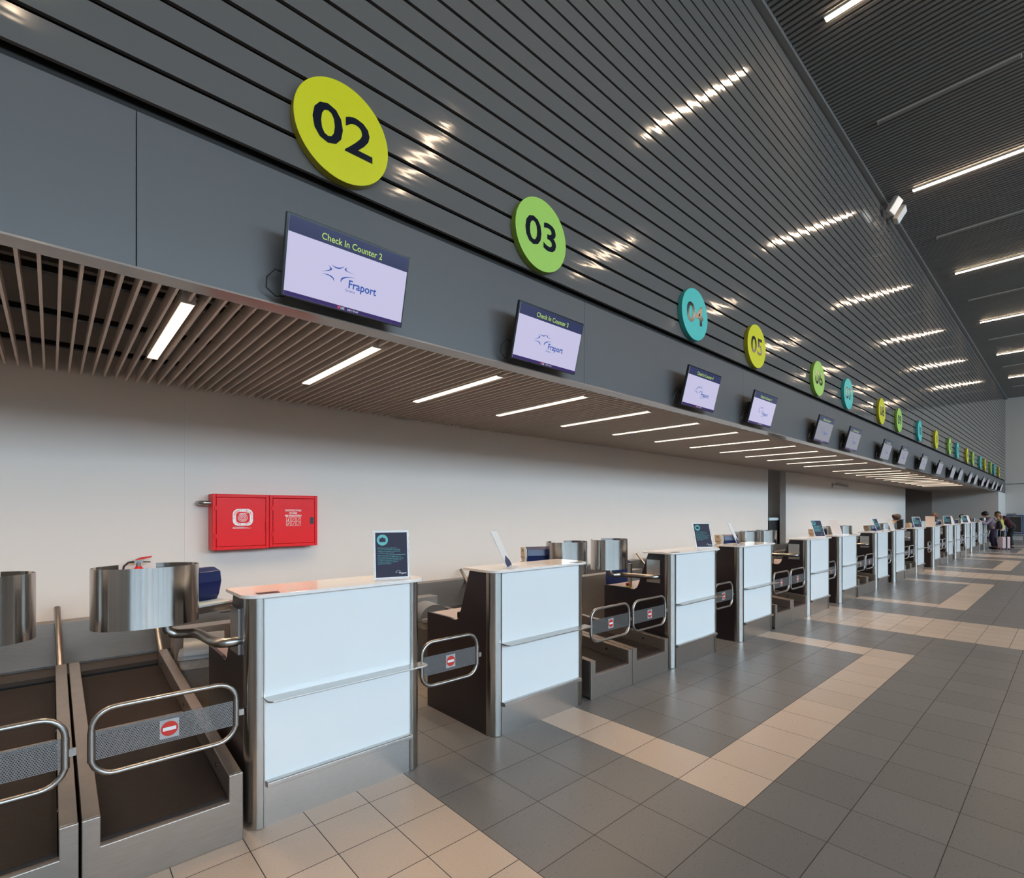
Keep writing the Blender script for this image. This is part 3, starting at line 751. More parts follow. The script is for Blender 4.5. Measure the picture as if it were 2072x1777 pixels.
# ------------------------------------------------------------------ acrylic card holders
def holder(x, y, rz, kind, label, lean=20, logo_=True, grp='acrylic card holders on the counters'):
    t = thing('card_holder', label, 'sign holder', (x, y, 1.2025), rz, grp)
    T = Matrix.Rotation(math.radians(-lean), 4, 'X')
    def P(name, fn, m, par=t):
        o = mk(name, fn, m, par); o.matrix_local = T @ o.matrix_local; return o
    P('clear_sleeve', lambda bm: (box(bm, -.112, .112, -.0030, .0030, 0, .305)), M['acrylic'])
    mk('foot', lambda bm: (box(bm, -.112, .112, -.045, .035, 0, .003)), M['acrylic'], t)
    c = P('card', lambda bm: box(bm, -.105, .105, -.0042, -.0032, .008, .302), M['white'])
    if kind == 'blue':
        mk('print', lambda bm: box(bm, -.098, .098, -.0050, -.0042, .016, .292), M['poster'], c)
        mk('roundel', lambda bm: prism(bm, [(-.055+.034*math.cos(2*PI*k/28), .246+.034*math.sin(2*PI*k/28)) for k in range(28)], 'y', -.0056, -.0050), M['teal'], c)
        mk('suitcase_symbol', lambda bm: (box(bm, -.074, -.036, -.0062, -.0056, .234, .257), box(bm, -.062, -.048, -.0062, -.0056, .257, .262)), M['poster'], c)
        lines = ['BEFORE placing your luggage please','ensure that the HANDLES are outside the','STRAPS of the backpacks are tied and the','old TAGS have been removed']
        l2 = ['ΠΡΙΝ την παράδοση των αποσκευών σας','παρακαλούμε βεβαιωθείτε ότι είναι ασφαλείς','τις ΛΑΒΕΣ, είναι δεμένοι οι ΙΜΑΝΤΕΣ των','σακιδίων και αφαιρέσατε τα παλαιά','αυτοκόλλητα ΕΤΙΚΕΤΕΣ']
        if x < 9:
            for i, s_ in enumerate(lines): text('notice_text', s_, .0088, M['teal'], c, (-.086, -.0054, .196-.0105*i), align='LEFT', sx=.93)
            for i, s_ in enumerate(l2): text('notice_text', s_, .0088, M['teal'], c, (-.086, -.0054, .141-.0105*i), align='LEFT', sx=.84)
            text('logo_text', 'Fraport', .0145, M['white'], c, (.068, -.0054, .038), off=.0003)
        else:
            mk('notice_text', lambda bm: [box(bm, -.086, .082-.03*(i % 3), -.0054, -.0050, .196-.0105*i-.002, .196-.0105*i+.002) for i in (0,1,2,3,5,6,7,8,9)], M['teal'], c)
        mk('rule', lambda bm: box(bm, -.086, .086, -.0054, -.0050, .1515, .1535), M['teal'], c)
        mk('star_logo', lambda bm: logo(bm, .22, .052, .050, -.0054), M['white'], c)
    elif kind == 'bluewhite':
        mk('print', lambda bm: prism(bm, [(-.10,.012),(.10,.012),(.10,.05),(.02,.10),(-.10,.06)], 'y', -.0050, -.0042), M['navyface'], c)
    elif kind == 'beige':
        mk('print', lambda bm: box(bm, -.100, .100, -.0050, -.0042, .012, .298), M['paper'], c)
    return t
YH = 2.84
holder(1.567, 2.845, math.radians(-16), 'blue', 'dark poster in an acrylic stand on the right end of the nearest counter', 6)
holder(2.56, 2.86, math.radians(39), 'bluewhite', 'clear card stand seen edge-on leaning on the counter below sign 03', 25)
holder(5.612, 2.885, math.radians(-32), 'blue', 'blue luggage notice in an acrylic stand on the counter below sign 04', 18)
holder(6.53, 2.90, math.radians(17), 'bluewhite', 'thin clear card stand seen edge-on on the counter below sign 05', 24)
holder(9.54, 2.875, math.radians(-27), 'blue', 'blue luggage notice in an acrylic stand on the counter below sign 06', 20)
holder(10.59, 2.91, math.radians(-27), 'beige', 'beige card in an acrylic stand on the counter below sign 07', 20)
holder(13.42, 2.89, math.radians(-11), 'blue', 'blue luggage notice in an acrylic stand on the counter below sign 08', 22)
holder(14.68, 2.90, math.radians(-10), 'beige', 'beige card in an acrylic stand on the counter below sign 09', 22)
holder(17.55, 2.90, math.radians(-44), 'blue', 'blue luggage notice in an acrylic stand on the counter below sign 10', 20)
holder(19.36, 2.92, math.radians(-75), 'beige', 'beige card in an acrylic stand on the counter below sign 11', 14)
holder(22.3, 2.90, math.radians(-62), 'blue', 'blue luggage notice in an acrylic stand on the counter below sign 12', 18)
holder(23.4, 2.93, math.radians(-31), 'beige', 'beige card in an acrylic stand on the counter below sign 13', 20)
holder(26.35, 2.90, math.radians(-45), 'blue', 'blue luggage notice in an acrylic stand on the counter below sign 14', 20)
holder(27.5, 2.93, math.radians(-29), 'beige', 'beige card in an acrylic stand on the counter below sign 15', 20)
# ------------------------------------------------------------------ collector trough along the back wall
ct = thing('collector_conveyor', 'dark collector belt in a steel trough running along the back wall', 'conveyor', (0, 4.6, 0))
mk('belt', lambda bm: box(bm, XA+.3, 29.8, .46, .735, .38, .412), M['belt_back'], ct)
mk('back_guard', lambda bm: [box(bm, XA+.3+4*k, XA+.3+4*k+3.996, .74, .76, .425, .745) for k in range(9)] + [box(bm, XA+.3, 27.3, .74, .895, .745, .752)], M['belt_steel'], ct)
mk('frame', lambda bm: box(bm, XA+.3, 29.8, .47, .735, .0, .38), M['black'], ct)
gg = 'steel guard boxes in front of the collector belt'
guards = [(.72, 3.20, 2, 3), (4.72, 7.20, 4, 5), (8.72, 11.2, 6, 7), (12.72, 15.2, 8, 9), (16.7, 20.0, 10, 11), (21.5, 24.1, 12, 13), (25.5, 28.1, 14, 15)]
for a, b, n1, n2 in guards:
    o = mk('guard_box', lambda bm: box(bm, a, b, 4.78, 4.94, 0, .688), M['belt_steel'], bevel=.003)
    tag(o, 'long steel guard box behind counters %02d and %02d in front of the collector belt' % (n1, n2), 'guard', gg)
# ------------------------------------------------------------------ waste bins and chairs behind the counters
def make_bin():
    t = thing('waste_bin', '', 'bin', (0,0,0), 0, 'grey swing lid bins behind the counters')
    def rr(w, d, r): return arc(w-r, d-r, r, 0, PI/2, 4)+arc(-w+r, d-r, r, PI/2, PI, 4)+arc(-w+r, -d+r, r, PI, 1.5*PI, 4)+arc(w-r, -d+r, r, 1.5*PI, 2*PI, 4)
    def loft(bm, secs):
        R = [[bm.verts.new((p[0], p[1], z)) for p in rr(w, d, r)] for w, d, r, z in secs]
        for A, B in zip(R, R[1:]):
            for k in range(len(A)): bm.faces.new((A[k], A[(k+1) % len(A)], B[(k+1) % len(A)], B[k]))
        bm.faces.new(R[0][::-1]); bm.faces.new(R[-1])
    mk('body', lambda bm: loft(bm, [(.115,.095,.03,0),(.15,.125,.04,.60)]), M['binbody'], t, smooth=True)
    mk('bin_bag', lambda bm: loft(bm, [(.152,.128,.04,.545),(.158,.134,.04,.585),(.157,.133,.04,.64)]), M['bag'], t, smooth=True)
    mk('rim', lambda bm: loft(bm, [(.165,.140,.04,.625),(.172,.147,.04,.635),(.168,.143,.04,.665),(.160,.135,.04,.672)]), M['binlid'], t, smooth=True)
    def lid(bm):
        pr_ = [(-.150,.668)]+[(-.150*math.cos(a), .668+.155*math.sin(a)) for a in [PI*i/14 for i in range(1, 14)]]+[(.150,.668)]
        prism(bm, pr_, 'x', -.132, .132)
    l = mk('swing_lid', lid, M['binlid'], t, smooth=True)
    bpy.context.view_layer.update()
    kids[t.name] = [x.name for x in bpy.data.objects if x.parent == t]
    for c in kids[t.name]: kids[c] = []
    return t
wb = make_bin(); wb.scale = (1, 1, .84); wb.location = (.875, 4.50, 0); wb.rotation_euler = (0,0,math.radians(-12)); wb['label'] = 'grey swing-lid waste bin behind the left end of the nearest counter'
dup(wb, (2.88, 4.45, 0), 'grey swing-lid waste bin seen between counters 02 and 03', math.radians(80))
dup(wb, (6.5, 4.45, 0), 'grey swing-lid waste bin behind the counter below sign 04', math.radians(60))
dup(wb, (10.4, 4.45, 0), 'grey swing-lid waste bin behind the counter below sign 06', math.radians(60))
def make_chair():
    t = thing('office_chair', '', 'chair', (0,0,0), 0, 'blue office chairs behind the counters')
    def pad(bm, w, d, z0, z1):
        prism(bm, arc(w-.05, d-.05, .05, 0, PI/2, 4)+arc(-w+.05, d-.05, .05, PI/2, PI, 4)+arc(-w+.05, -d+.05, .05, PI, 1.5*PI, 4)+arc(w-.05, -d+.05, .05, 1.5*PI, 2*PI, 4), 'z', z0, z1)
    mk('seat', lambda bm: pad(bm, .23, .22, .44, .51), M['chair'], t, bevel=.02)
    def back(bm):
        out = [(-.19,.60),(.19,.60),(.215,.75),(.205,.90),(.17,.98),(.10,1.0),(-.10,1.0),(-.17,.98),(-.205,.90),(-.215,.75)]
        prism(bm, out, 'y', .20, .255)
    mk('backrest', back, M['chair'], t, bevel=.02)
    mk('back_bar', lambda bm: tube(bm, [(0,.05,.43),(0,.24,.45),(0,.27,.60),(0,.262,.80)], .018, 8), M['black'], t, smooth=True)
    mk('gas_column', lambda bm: cyl(bm, (0,0), .025, .08, .44, 12), M['black'], t)
    for k in range(5):
        a = 2*PI*k/5+.3
        l = mk('leg', lambda bm: tube(bm, [(0,0,.10),(.28*math.cos(a), .28*math.sin(a), .07)], .016, 8), M['black'], t)
        mk('castor', lambda bm: ellipsoid(bm, (.28*math.cos(a), .28*math.sin(a), .03), .022, .022, .03, 10), M['black'], l)
    bpy.context.view_layer.update()
    kids[t.name] = [x.name for x in bpy.data.objects if x.parent == t]
    for c in list(kids[t.name]): kids[c] = [x.name for x in bpy.data.objects if x.parent == bpy.data.objects[c]]
    for c in list(kids[t.name]):
        for d in kids[c]: kids[d] = []
    return t
ch = make_chair(); ch.location = (5.50, 3.82, 0); ch.rotation_euler = (0,0,math.radians(-12)); ch['label'] = 'blue office chair tucked behind the counter below sign 04'
dup(ch, (1.45, 3.95, 0), 'blue office chair hidden behind the nearest counter', math.radians(-20))
dup(ch, (9.3, 3.95, 0), 'blue office chair behind the counter below sign 06', math.radians(10))
# emergency stop on the desk of counter 04
es = thing('emergency_button', 'red emergency push button on the desk of the counter below sign 04', 'button', (4.745+.03, 3.36, .777))
mk('base', lambda bm: cyl(bm, (0,0), .017, 0, .022, 16), M['yellow'], es); mk('cap', lambda bm: lathe(bm, [(.014,.022),(.022,.035),(.024,.050),(.018,.054)], 16), M['redplastic'], es, smooth=True)
ph = thing('hand_scanner', 'black hand scanner lying on the desk of the counter below sign 03', 'scanner', (2.40, 3.245, .777), .4)
mk('head', lambda bm: box(bm, -.03, .05, -.025, .03, .012, .062), M['black'], ph, bevel=.008); mk('cradle', lambda bm: cyl(bm, (0,0), .035, 0, .014, 14), M['black'], ph)
# ------------------------------------------------------------------ fire cabinets, pipe, extinguisher
YW = YB
def cabinet(name, label, x0, x1, z0, z1, depth):
    t = thing(name, label, 'fire cabinet', ((x0+x1)/2, YW, z0)); w_ = (x1-x0)/2; h = z1-z0; f = .030
    def fr(bm):
        box(bm, -w_, -w_+f, -depth, 0, 0, h); box(bm, w_-f, w_, -depth, 0, 0, h)
        box(bm, -w_+f, w_-f, -depth, 0, 0, f); box(bm, -w_+f, w_-f, -depth, 0, h-f, h); box(bm, -w_+f, w_-f, -depth*.4, 0, f, h-f)
    mk('case', fr, M['red'], t, bevel=.004)
    d = mk('door', lambda bm: box(bm, -w_+f+.003, w_-f-.003, -depth+.001, -depth+.012, f+.003, h-f-.003), M['red'], t, bevel=.002)
    for z in (h*.25, h*.75): mk('hinge', lambda bm: box(bm, -w_+.016, -w_+.036, -depth-.006, -depth+.002, z-.022, z+.022), M['red'], t, bevel=.002)
    return t, d, w_, h
hc, d, w_, h = cabinet('hose_cabinet', 'left red cabinet of the wall pair, with the white fire hose emblem', 1.100, 1.592, 1.266, 1.790, .17)
yf = -.1700
mk('latch', lambda bm: box(bm, w_-.036, w_-.020, yf-.016, yf+.002, .18, .27), M['red'], hc, bevel=.002)
mk('pipe', lambda bm: tube(bm, [(-w_,-.09,.44),(-w_-.05,-.09,.44),(-w_-.075,-.075,.44),(-w_-.085,-.04,.44),(-w_-.085,0,.44)], .022, 12), M['tube'], hc, smooth=True)
def rrect(cx, cz, hw, hh, r): return [(cx+p[0], cz+p[1]) for p in arc(hw-r, hh-r, r, 0, PI/2, 6)+arc(-hw+r, hh-r, r, PI/2, PI, 6)+arc(-hw+r, -hh+r, r, PI, 1.5*PI, 6)+arc(hw-r, -hh+r, r, 1.5*PI, 2*PI, 6)]
ey = -.1700
emb = mk('emblem', lambda bm: prism(bm, rrect(.01, .305, .088, .080, .05), 'y', ey-.0006, ey-.0001), M['white'], d)
mk('emblem_field', lambda bm: prism(bm, rrect(.01, .305, .060, .054, .034), 'y', ey-.0012, ey-.0006), M['red'], emb)
def spiral(bm):
    pts = []
    for i in range(90):
        a = i/89*2*PI*3.3+.4; r = .006+.041*i/89
        pts.append((.005+r*math.cos(a), ey-.0016, .300+r*.92*math.sin(a)))
    pts = pts+[(.03, ey-.0016, .345), (.055, ey-.0016, .347)]
    tube(bm, pts, .0028, 4)
mk('hose_spiral', spiral, M['white'], emb)
for s_, top in (('ΠΥΡΟΣΒΕΣΤΙΚΗ ΦΩΛΙΑ', True), ('FIRE HOSE', False)):
    n_ = len(s_)
    for i, chh in enumerate(s_):
        if chh == ' ': continue
        if top: a = PI*1.02-(PI*1.04)*i/(n_-1)
        else: a = PI*1.22+(PI*.56)*i/(n_-1)
        ca, sa = math.cos(a), math.sin(a)
        x_ = .01+math.copysign(abs(ca)**.75, ca)*.074; z_ = .305+math.copysign(abs(sa)**.75, sa)*.067
        text('emblem_letter', chh, .019, M['red'], emb, (x_, ey-.0010, z_), rot=(PI/2, 0 if True else 0, 0), off=.0004).rotation_euler = (PI/2, -(a-PI/2) if top else -(a-1.5*PI), 0)
mk('small_print', lambda bm: [box(bm, -.078, .02+.03*i, ey-.0006, ey-.0001, .212-.006*i, .2145-.006*i) for i in range(3)], M['white'], d)
tc_, d2, w2, h2 = cabinet('tool_cabinet', 'right red cabinet of the wall pair, lettered fire tools station', 1.597, 2.070, 1.274, 1.790, .165)
ey2 = -.1650
text('door_text', 'ΠΥΡΟΣΒΕΣΤΙΚΟΣ ΣΤΑΘΜΟΣ', .022, M['white'], d2, (-.01, ey2-.0006, .362), off=.0008, sx=.52)
text('door_text', 'ΕΡΓΑΛΕΙΩΝ', .022, M['white'], d2, (-.01, ey2-.0006, .336), off=.0008, sx=.62)
text('door_text', 'FIRE TOOLS STATION', .025, M['white'], d2, (-.01, ey2-.0006, .309), off=.001, sx=.66)
def picto(bm):
    for r in range(2):
        for c in range(3):
            cx = -.058+.050*c; cz = .274-.046*r; w__ = .021
            for q in ((cx-w__, cx+w__, cz-w__, cz-w__+.0022), (cx-w__, cx+w__, cz+w__-.0022, cz+w__), (cx-w__, cx-w__+.0022, cz-w__, cz+w__), (cx+w__-.0022, cx+w__, cz-w__, cz+w__)):
                box(bm, q[0], q[1], ey2-.0006, ey2-.0001, q[2], q[3])
            tube(bm, [(cx-.010, ey2-.001, cz-.012), (cx+.008+.003*c, ey2-.001, cz+.012)], .0018, 4)
            if (r, c) == (0, 0): prism(bm, [(cx+.007*math.cos(2*PI*k/10), cz-.007+.007*math.sin(2*PI*k/10)) for k in range(10)], 'y', ey2-.0008, ey2-.0001)
            if (r, c) == (1, 0): prism(bm, [(cx+.013*math.cos(2*PI*k/10), cz+.004*math.sin(2*PI*k/10)) for k in range(10)], 'y', ey2-.0008, ey2-.0001)
mk('pictograms', picto, M['white'], d2)
mk('door_slot', lambda bm: box(bm, w2-.078, w2-.042, ey2-.002, ey2+.002, .225, .295), M['black'], d2)
for x_ in (-.115, .09): mk('vent_louvre', lambda bm: [box(bm, x_-.028, x_+.028, ey2-.004, ey2+.001, .395+.014*i, .400+.014*i) for i in range(3)], M['red'], d2)
ex = thing('fire_extinguisher', 'red fire extinguisher on the wall behind the nearest whole steel shroud', 'fire extinguisher', (.555, 5.40, .752))
mk('cylinder', lambda bm: lathe(bm, [(.05,0),(.062,.01),(.062,.33),(.05,.37),(.024,.395),(.022,.405)], 20), M['red'], ex, smooth=True)
vl = mk('valve', lambda bm: (cyl(bm, (0,0), .018, .405, .445, 12), box(bm, -.03, .03, -.012, .012, .430, .455)), M['tube'], ex)
mk('lever', lambda bm: prism(bm, [(-.02,.455),(.09,.475),(.095,.487),(.02,.482),(-.02,.465)], 'y', -.008, .008), M['redplastic'], ex)
mk('grip', lambda bm: prism(bm, [(-.01,.438),(.085,.432),(.085,.440),(-.01,.450)], 'y', -.008, .008), M['black'], ex)
mk('hose', lambda bm: tube(bm, [(-.03,0,.445),(-.07,0,.44),(-.10,0,.41),(-.115,0,.33),(-.11,0,.15),(-.09,0,.08)], .008, 8), M['black'], ex, smooth=True)
# ------------------------------------------------------------------ small fittings
cc = thing('security_camera', 'grey security camera on the back wall below the soffit', 'camera', (19.4, YB, 2.54))
mk('bracket', lambda bm: (box(bm, -.03, .03, -.02, 0, -.09, .05), tube(bm, [(0,-.02,0),(0,-.12,.02)], .015, 8)), M['camera_grey'], cc)
o = mk('housing', lambda bm: box(bm, -.05, .05, -.26, .10, -.045, .045), M['camera_grey'], cc, bevel=.008); o.location = (.05,-.20,.0); o.rotation_euler = (math.radians(14), 0, math.radians(30))
for i, (x_, z_, ry, lb) in enumerate(((13.42, 8.235, 14, 'nearer pale box speaker bracketed high on the cladding edge'), (13.93, 8.245, 30, 'farther pale box speaker bracketed high on the cladding edge'))):
    s_ = thing('box_speaker', lb, 'speaker', (x_, YF-.004, z_), 0, 'pair of box speakers')
    mk('bracket', lambda bm: (box(bm, -.05, .05, -.02, 0, -.05, .05), tube(bm, [(0,-.02,0),(0.03,-.14,.0)], .018, 8)), M['camera_grey'], s_)
    o = mk('case', lambda bm: box(bm, -.11, .11, -.05, .05, -.16, .16), M['speaker'], s_, bevel=.012)
    o.location = (.04, -.22, -.02); o.rotation_euler = (math.radians(28), math.radians(12), math.radians([-14, 4][i]))
    g_ = mk('front_grille', lambda bm: box(bm, -.098, .098, -.054, -.050, -.148, .148), M['white'], o)
# items in and near the recesses
kb = thing('black_cabinet', 'black cabinet with a white rounded top standing in the first wall recess', 'cabinet', (15.13, 5.82, 0))
mk('body', lambda bm: box(bm, -.36, .36, -.10, .5, 0, 1.38), M['black'], kb, bevel=.02); mk('lid', lambda bm: box(bm, -.38, .38, -.12, .52, 1.38, 1.47), M['paleblue'], kb, bevel=.03)
kb2 = thing('waste_unit', 'black upright unit with grey rim by the back wall near the far recess', 'cabinet', (28.1, 5.30, .753))
mk('body', lambda bm: box(bm, -.16, .16, -.10, .12, 0, .52), M['black'], kb2); mk('rim', lambda bm: box(bm, -.17, .17, -.11, .13, .52, .57), M['camera_grey'], kb2)
ob = thing('drink_bottle', 'small orange drink bottle behind the counters near the first recess', 'bottle', (10.9, 4.85, .688))
mk('body', lambda bm: lathe(bm, [(.03,0),(.034,.01),(.034,.12),(.022,.15)], 14), M['white'], ob, smooth=True)
mk('label_band', lambda bm: lathe(bm, [(.0345,.05),(.0345,.13),(.033,.131)], 14), M['orange'], ob); mk('cap', lambda bm: cyl(bm, (0,0), .018, .15, .20, 12), M['black'], ob)
# oversize baggage scanner at the far end
bsx = thing('baggage_scanner', 'blue-framed baggage scanner with a black tunnel against the far end wall', 'scanner', (41.35, 2.40, 0), 0)
def sc_frame(bm):
    for a, b, c, d_ in ((-.36,-.30,.36,1.46),(.30,.36,.36,1.46),(-.30,.30,1.38,1.46),(-.30,.30,.36,.44)): box(bm, -.35, .55, a, b, c, d_)
mk('frame', sc_frame, M['scanblue'], bsx, bevel=.01)
mk('inner_trim', lambda bm: [box(bm, -.37, -.33, a, b, c, d_) for a, b, c, d_ in ((-.31,-.27,.42,1.40),(.27,.31,.42,1.40),(-.27,.27,1.35,1.40),(-.27,.27,.42,.48))], M['camera_grey'], bsx)
mk('curtain', lambda bm: [box(bm, -.30, -.29, -.27+.054*k, -.27+.054*k+.050, .48, 1.35) for k in range(10)], M['black'], bsx)
mk('top_box', lambda bm: box(bm, -.1, .2, -.05, .35, 1.46, 1.55), M['camera_grey'], bsx)
mk('warning_lamp', lambda bm: box(bm, -.37, -.35, -.04, .02, 1.39, 1.44), M['orange'], bsx)
ctt = thing('low_trolley', 'low grey trolley on castors under the blue scanner', 'trolley', (40.9, 2.44, 0))
mk('deck', lambda bm: (box(bm, -.2, .75, -.55, .45, .245, .30), box(bm, -.2, -.15, .40, .45, .05, .245), box(bm, -.2, -.15, -.55, -.50, .05, .245)), M['steel'], ctt)
for x_, y_ in ((-.1,.32),(-.1,-.42),(.65,.32),(.65,-.42)):
    f_ = mk('castor', lambda bm: (prism(bm, [(x_+.07*math.cos(2*PI*k/16), .07+.07*math.sin(2*PI*k/16)) for k in range(16)], 'y', y_-.02, y_+.02), box(bm, x_-.03, x_+.03, y_-.03, y_+.03, .14, .245)), M['camera_grey'], ctt)
for o_ in (): pass
# ------------------------------------------------------------------ people
def skinmesh(name, chains, m, parent, sub=2):
    """chains: list of lists of (x,y,z,r); chains after the first start at the nearest existing vertex"""
    me = bpy.data.meshes.new(name); V = []; E = []; R = []
    for ci, chn in enumerate(chains):
        prev = None
        for k, (x, y, z, r) in enumerate(chn):
            p = Vector((x, y, z)); idx = None
            if k == 0 and ci > 0:
                idx = min(range(len(V)), key=lambda i: (V[i]-p).length)
                if (V[idx]-p).length > .03: idx = None
            if idx is None: V.append(p); R.append(r); idx = len(V)-1
            if prev is not None: E.append((prev, idx))
            prev = idx
    me.from_pydata([tuple(v) for v in V], E, [])
    o = bpy.data.objects.new(name, me); C.objects.link(o)
    s = o.modifiers.new('skin', 'SKIN'); s.use_smooth_shade = True
    if not me.skin_vertices: me.attributes  # layer is created with the modifier evaluation
    return o, me, R, sub, m, parent
def build_skin(name, chains, m, parent, sub=2):
    o, me, R, sub, m, parent = skinmesh(name, chains, m, parent, sub)
    if not len(me.skin_vertices):
        bpy.context.view_layer.objects.active = o
        bm = bmesh.new(); bm.from_mesh(me); bm.verts.layers.skin.verify(); bm.to_mesh(me); bm.free()
    for i, r in enumerate(R):
        me.skin_vertices[0].data[i].radius = (r, r); me.skin_vertices[0].data[i].use_root = (i == 0)
    sb = o.modifiers.new('sub', 'SUBSURF'); sb.levels = sub; sb.render_levels = sub
    me.materials.append(m); o.parent = parent
    return o
def lerp(a, b, t): return tuple(a[i]+(b[i]-a[i])*t for i in range(3))
def person(label, loc, rz, J, hair, hairm, topm, botm, shoem, group=None, seated=False, fem=True, slack=1.0, skirt=None):
    t = thing('person', label, 'person', loc, rz, group)
    pel, chest, neck, head = J['pelvis'], J['chest'], J['neck'], J['head']
    k = .92 if fem else 1.0
    def a(p, r): return (*p, r)
    body = [[a(pel, .125*k), a(lerp(pel, chest, .5), .110*k), a(chest, .125*k), a(neck, .052), a(lerp(neck, head, .55), .062), a(head, .088), a((head[0]+(head[0]-neck[0])*.25, head[1]+(head[1]-neck[1])*.25, head[2]+.07), .072)]]
    for s in (-1, 1):
        sh = (chest[0]+.155*k*s, chest[1], chest[2]+.085); el = J['elbow'][(s+1)//2]; wr = J['wrist'][(s+1)//2]
        d = (Vector(wr)-Vector(el)).normalized(); hnd = tuple(Vector(wr)+d*.05); kn = tuple(Vector(wr)+d*.09)
        body.append([a(chest, .12), a(sh, .052), a(el, .038), a(wr, .026), a(hnd, .030), a(kn, .030)])
        side = d.cross(Vector((0,1,0)) if abs(d.y) < .8 else Vector((0,0,1))).normalized(); nrm = side.cross(d).normalized()
        for fi, (o_, ln) in enumerate(((-.027,.060),(-.009,.072),(.009,.068),(.026,.052))):
            b0 = Vector(kn)+side*o_; curl = nrm*(.014*(1+.2*fi))
            body.append([a(kn, .02), a(tuple(b0+d*.015), .0095), a(tuple(b0+d*(.015+ln*.45)+curl*.5), .0088), a(tuple(b0+d*(.015+ln*.9)+curl*1.5), .0075)])
        th = Vector(hnd)-side*.025
        body.append([a(hnd, .02), a(tuple(th), .012), a(tuple(th-side*.02+d*.03+nrm*.01), .0105), a(tuple(th-side*.025+d*.055+nrm*.014), .009)])
        hp = (pel[0]+.085*s, pel[1], pel[2]-.03); kne = J['knee'][(s+1)//2]; an = J['ankle'][(s+1)//2]
        body.append([a(pel, .1), a(hp, .088), a(kne, .056), a(lerp(kne, an, .4), .050), a(an, .036), a((an[0], an[1]-.03, an[2]-.045), .036), a((an[0]+.01*s, an[1]+.13, an[2]-.055), .030)])
    b = build_skin('body', body, M['skin'], t)
    # garments follow the limbs with a little ease
    g = .016*slack
    top = [[a(lerp(pel, chest, -.28), .128*k+g), a(lerp(pel, chest, .1), .13*k+g), a(lerp(pel, chest, .5), .118*k+g), a(chest, .130*k+g), a(lerp(chest, neck, .75), .07)]]
    for s in (-1, 1):
        sh = (chest[0]+.155*k*s, chest[1], chest[2]+.085); el = J['elbow'][(s+1)//2]; wr = J['wrist'][(s+1)//2]
        top.append([a(chest, .1), a(sh, .058+g), a(el, .044+g), a(lerp(el, wr, .92), .032+g)])
    build_skin('top', top, topm, t)
    bot = [[a(lerp(pel, chest, .12), .12*k+g*.6), a(pel, .130*k+g*.6)]]
    for s in (-1, 1):
        hp = (pel[0]+.085*s, pel[1], pel[2]-.03); kne = J['knee'][(s+1)//2]; an = J['ankle'][(s+1)//2]
        bot.append([a(pel, .1), a(hp, .096*k+g*.6), a(kne, .066+g), a(lerp(kne, an, .45), .058+g), a(lerp(kne, an, .96), .050+g)])
    build_skin('trousers', bot, botm, t)
    for s in (-1, 1):
        an = J['ankle'][(s+1)//2]
        mk('shoe', lambda bm: (ellipsoid(bm, (an[0]+.01*s, an[1]+.06, .045), .047, .135, .045, 14), box(bm, an[0]+.01*s-.042, an[0]+.01*s+.042, an[1]-.05, an[1]+.16, .0, .018)), shoem, t, smooth=True)
    # face: forward is the direction given
    f = Vector(J.get('look', (0,1,0))).normalized(); up = Vector((0,0,1)); r_ = f.cross(up).normalized(); up2 = r_.cross(f)
    hd = Vector(head)+Vector((0,0,.012))
    mk('nose', lambda bm: ellipsoid(bm, hd+f*.094-up2*.012, .012, .012, .020, 10), M['skin'], t, smooth=True)
    for s in (-1, 1):
        mk('eye', lambda bm: ellipsoid(bm, hd+f*.080+r_*.032*s+up2*.018, .011, .011, .007, 8), M['white'], t, smooth=True)
        mk('ear', lambda bm: ellipsoid(bm, hd+r_*.088*s, .010, .014, .027, 8), M['skin'], t, smooth=True)
    mk('mouth', lambda bm: ellipsoid(bm, hd+f*.086-up2*.048, .018, .008, .005, 8), M['redplastic'], t, smooth=True)
    def hr(bm):
        ellipsoid(bm, hd-f*.018+up2*.028, .100, .112, .100, 20)
        for bp in hair: ellipsoid(bm, hd+r_*bp[0]+f*bp[1]+up2*bp[2], bp[3], bp[4], bp[5], 14)
    h_ = mk('hair', hr, hairm, t, smooth=True)
    return t
STAND = dict(pelvis=(0,0,.93), chest=(0,.02,1.24), neck=(0,.03,1.42), head=(0,.05,1.535), elbow=((-.24,-.02,1.05),(.24,-.02,1.05)), wrist=((-.25,.08,.82),(.25,.08,.82)), knee=((-.10,.03,.50),(.10,.03,.50)), ankle=((-.11,0,.08),(.11,0,.08)))
def pose(**kw): d = dict(STAND); d.update(kw); return d
DN = math.radians
# +y of a person is the way it faces; the passengers face the counters (+Y of the hall)
person('person in a lilac cardigan and dark purple trousers leaning on a counter with a backpack', (30.85, 2.50, 0), DN(12),
       pose(pelvis=(0,-.05,.92), chest=(-.04,.10,1.23), neck=(-.03,.19,1.39), head=(.03,.27,1.50), look=(.5,.8,-.35), elbow=((-.34,.28,1.10),(.25,.02,1.02)), wrist=((-.46,.44,1.215),(.27,.08,.80)), knee=((-.12,-.02,.50),(.11,.02,.50)), ankle=((-.15,-.08,.08),(.13,-.06,.08))),
       [(0,-.05,.03,.12,.12,.11)], M['hair_black'], M['lilac'], M['purple'], M['darkcloth'], slack=2.2)
bp_ = thing('backpack', 'black backpack hanging on the back of the person in lilac', 'backpack', (30.85, 2.50, 0), DN(12))
mk('bag', lambda bm: ellipsoid(bm, (-.10,-.19,1.06), .15, .09, .19, 18), M['darkcloth'], bp_, smooth=True)
mk('pocket', lambda bm: ellipsoid(bm, (-.10,-.26,.99), .10, .05, .10, 14), M['darkcloth'], bp_, smooth=True)
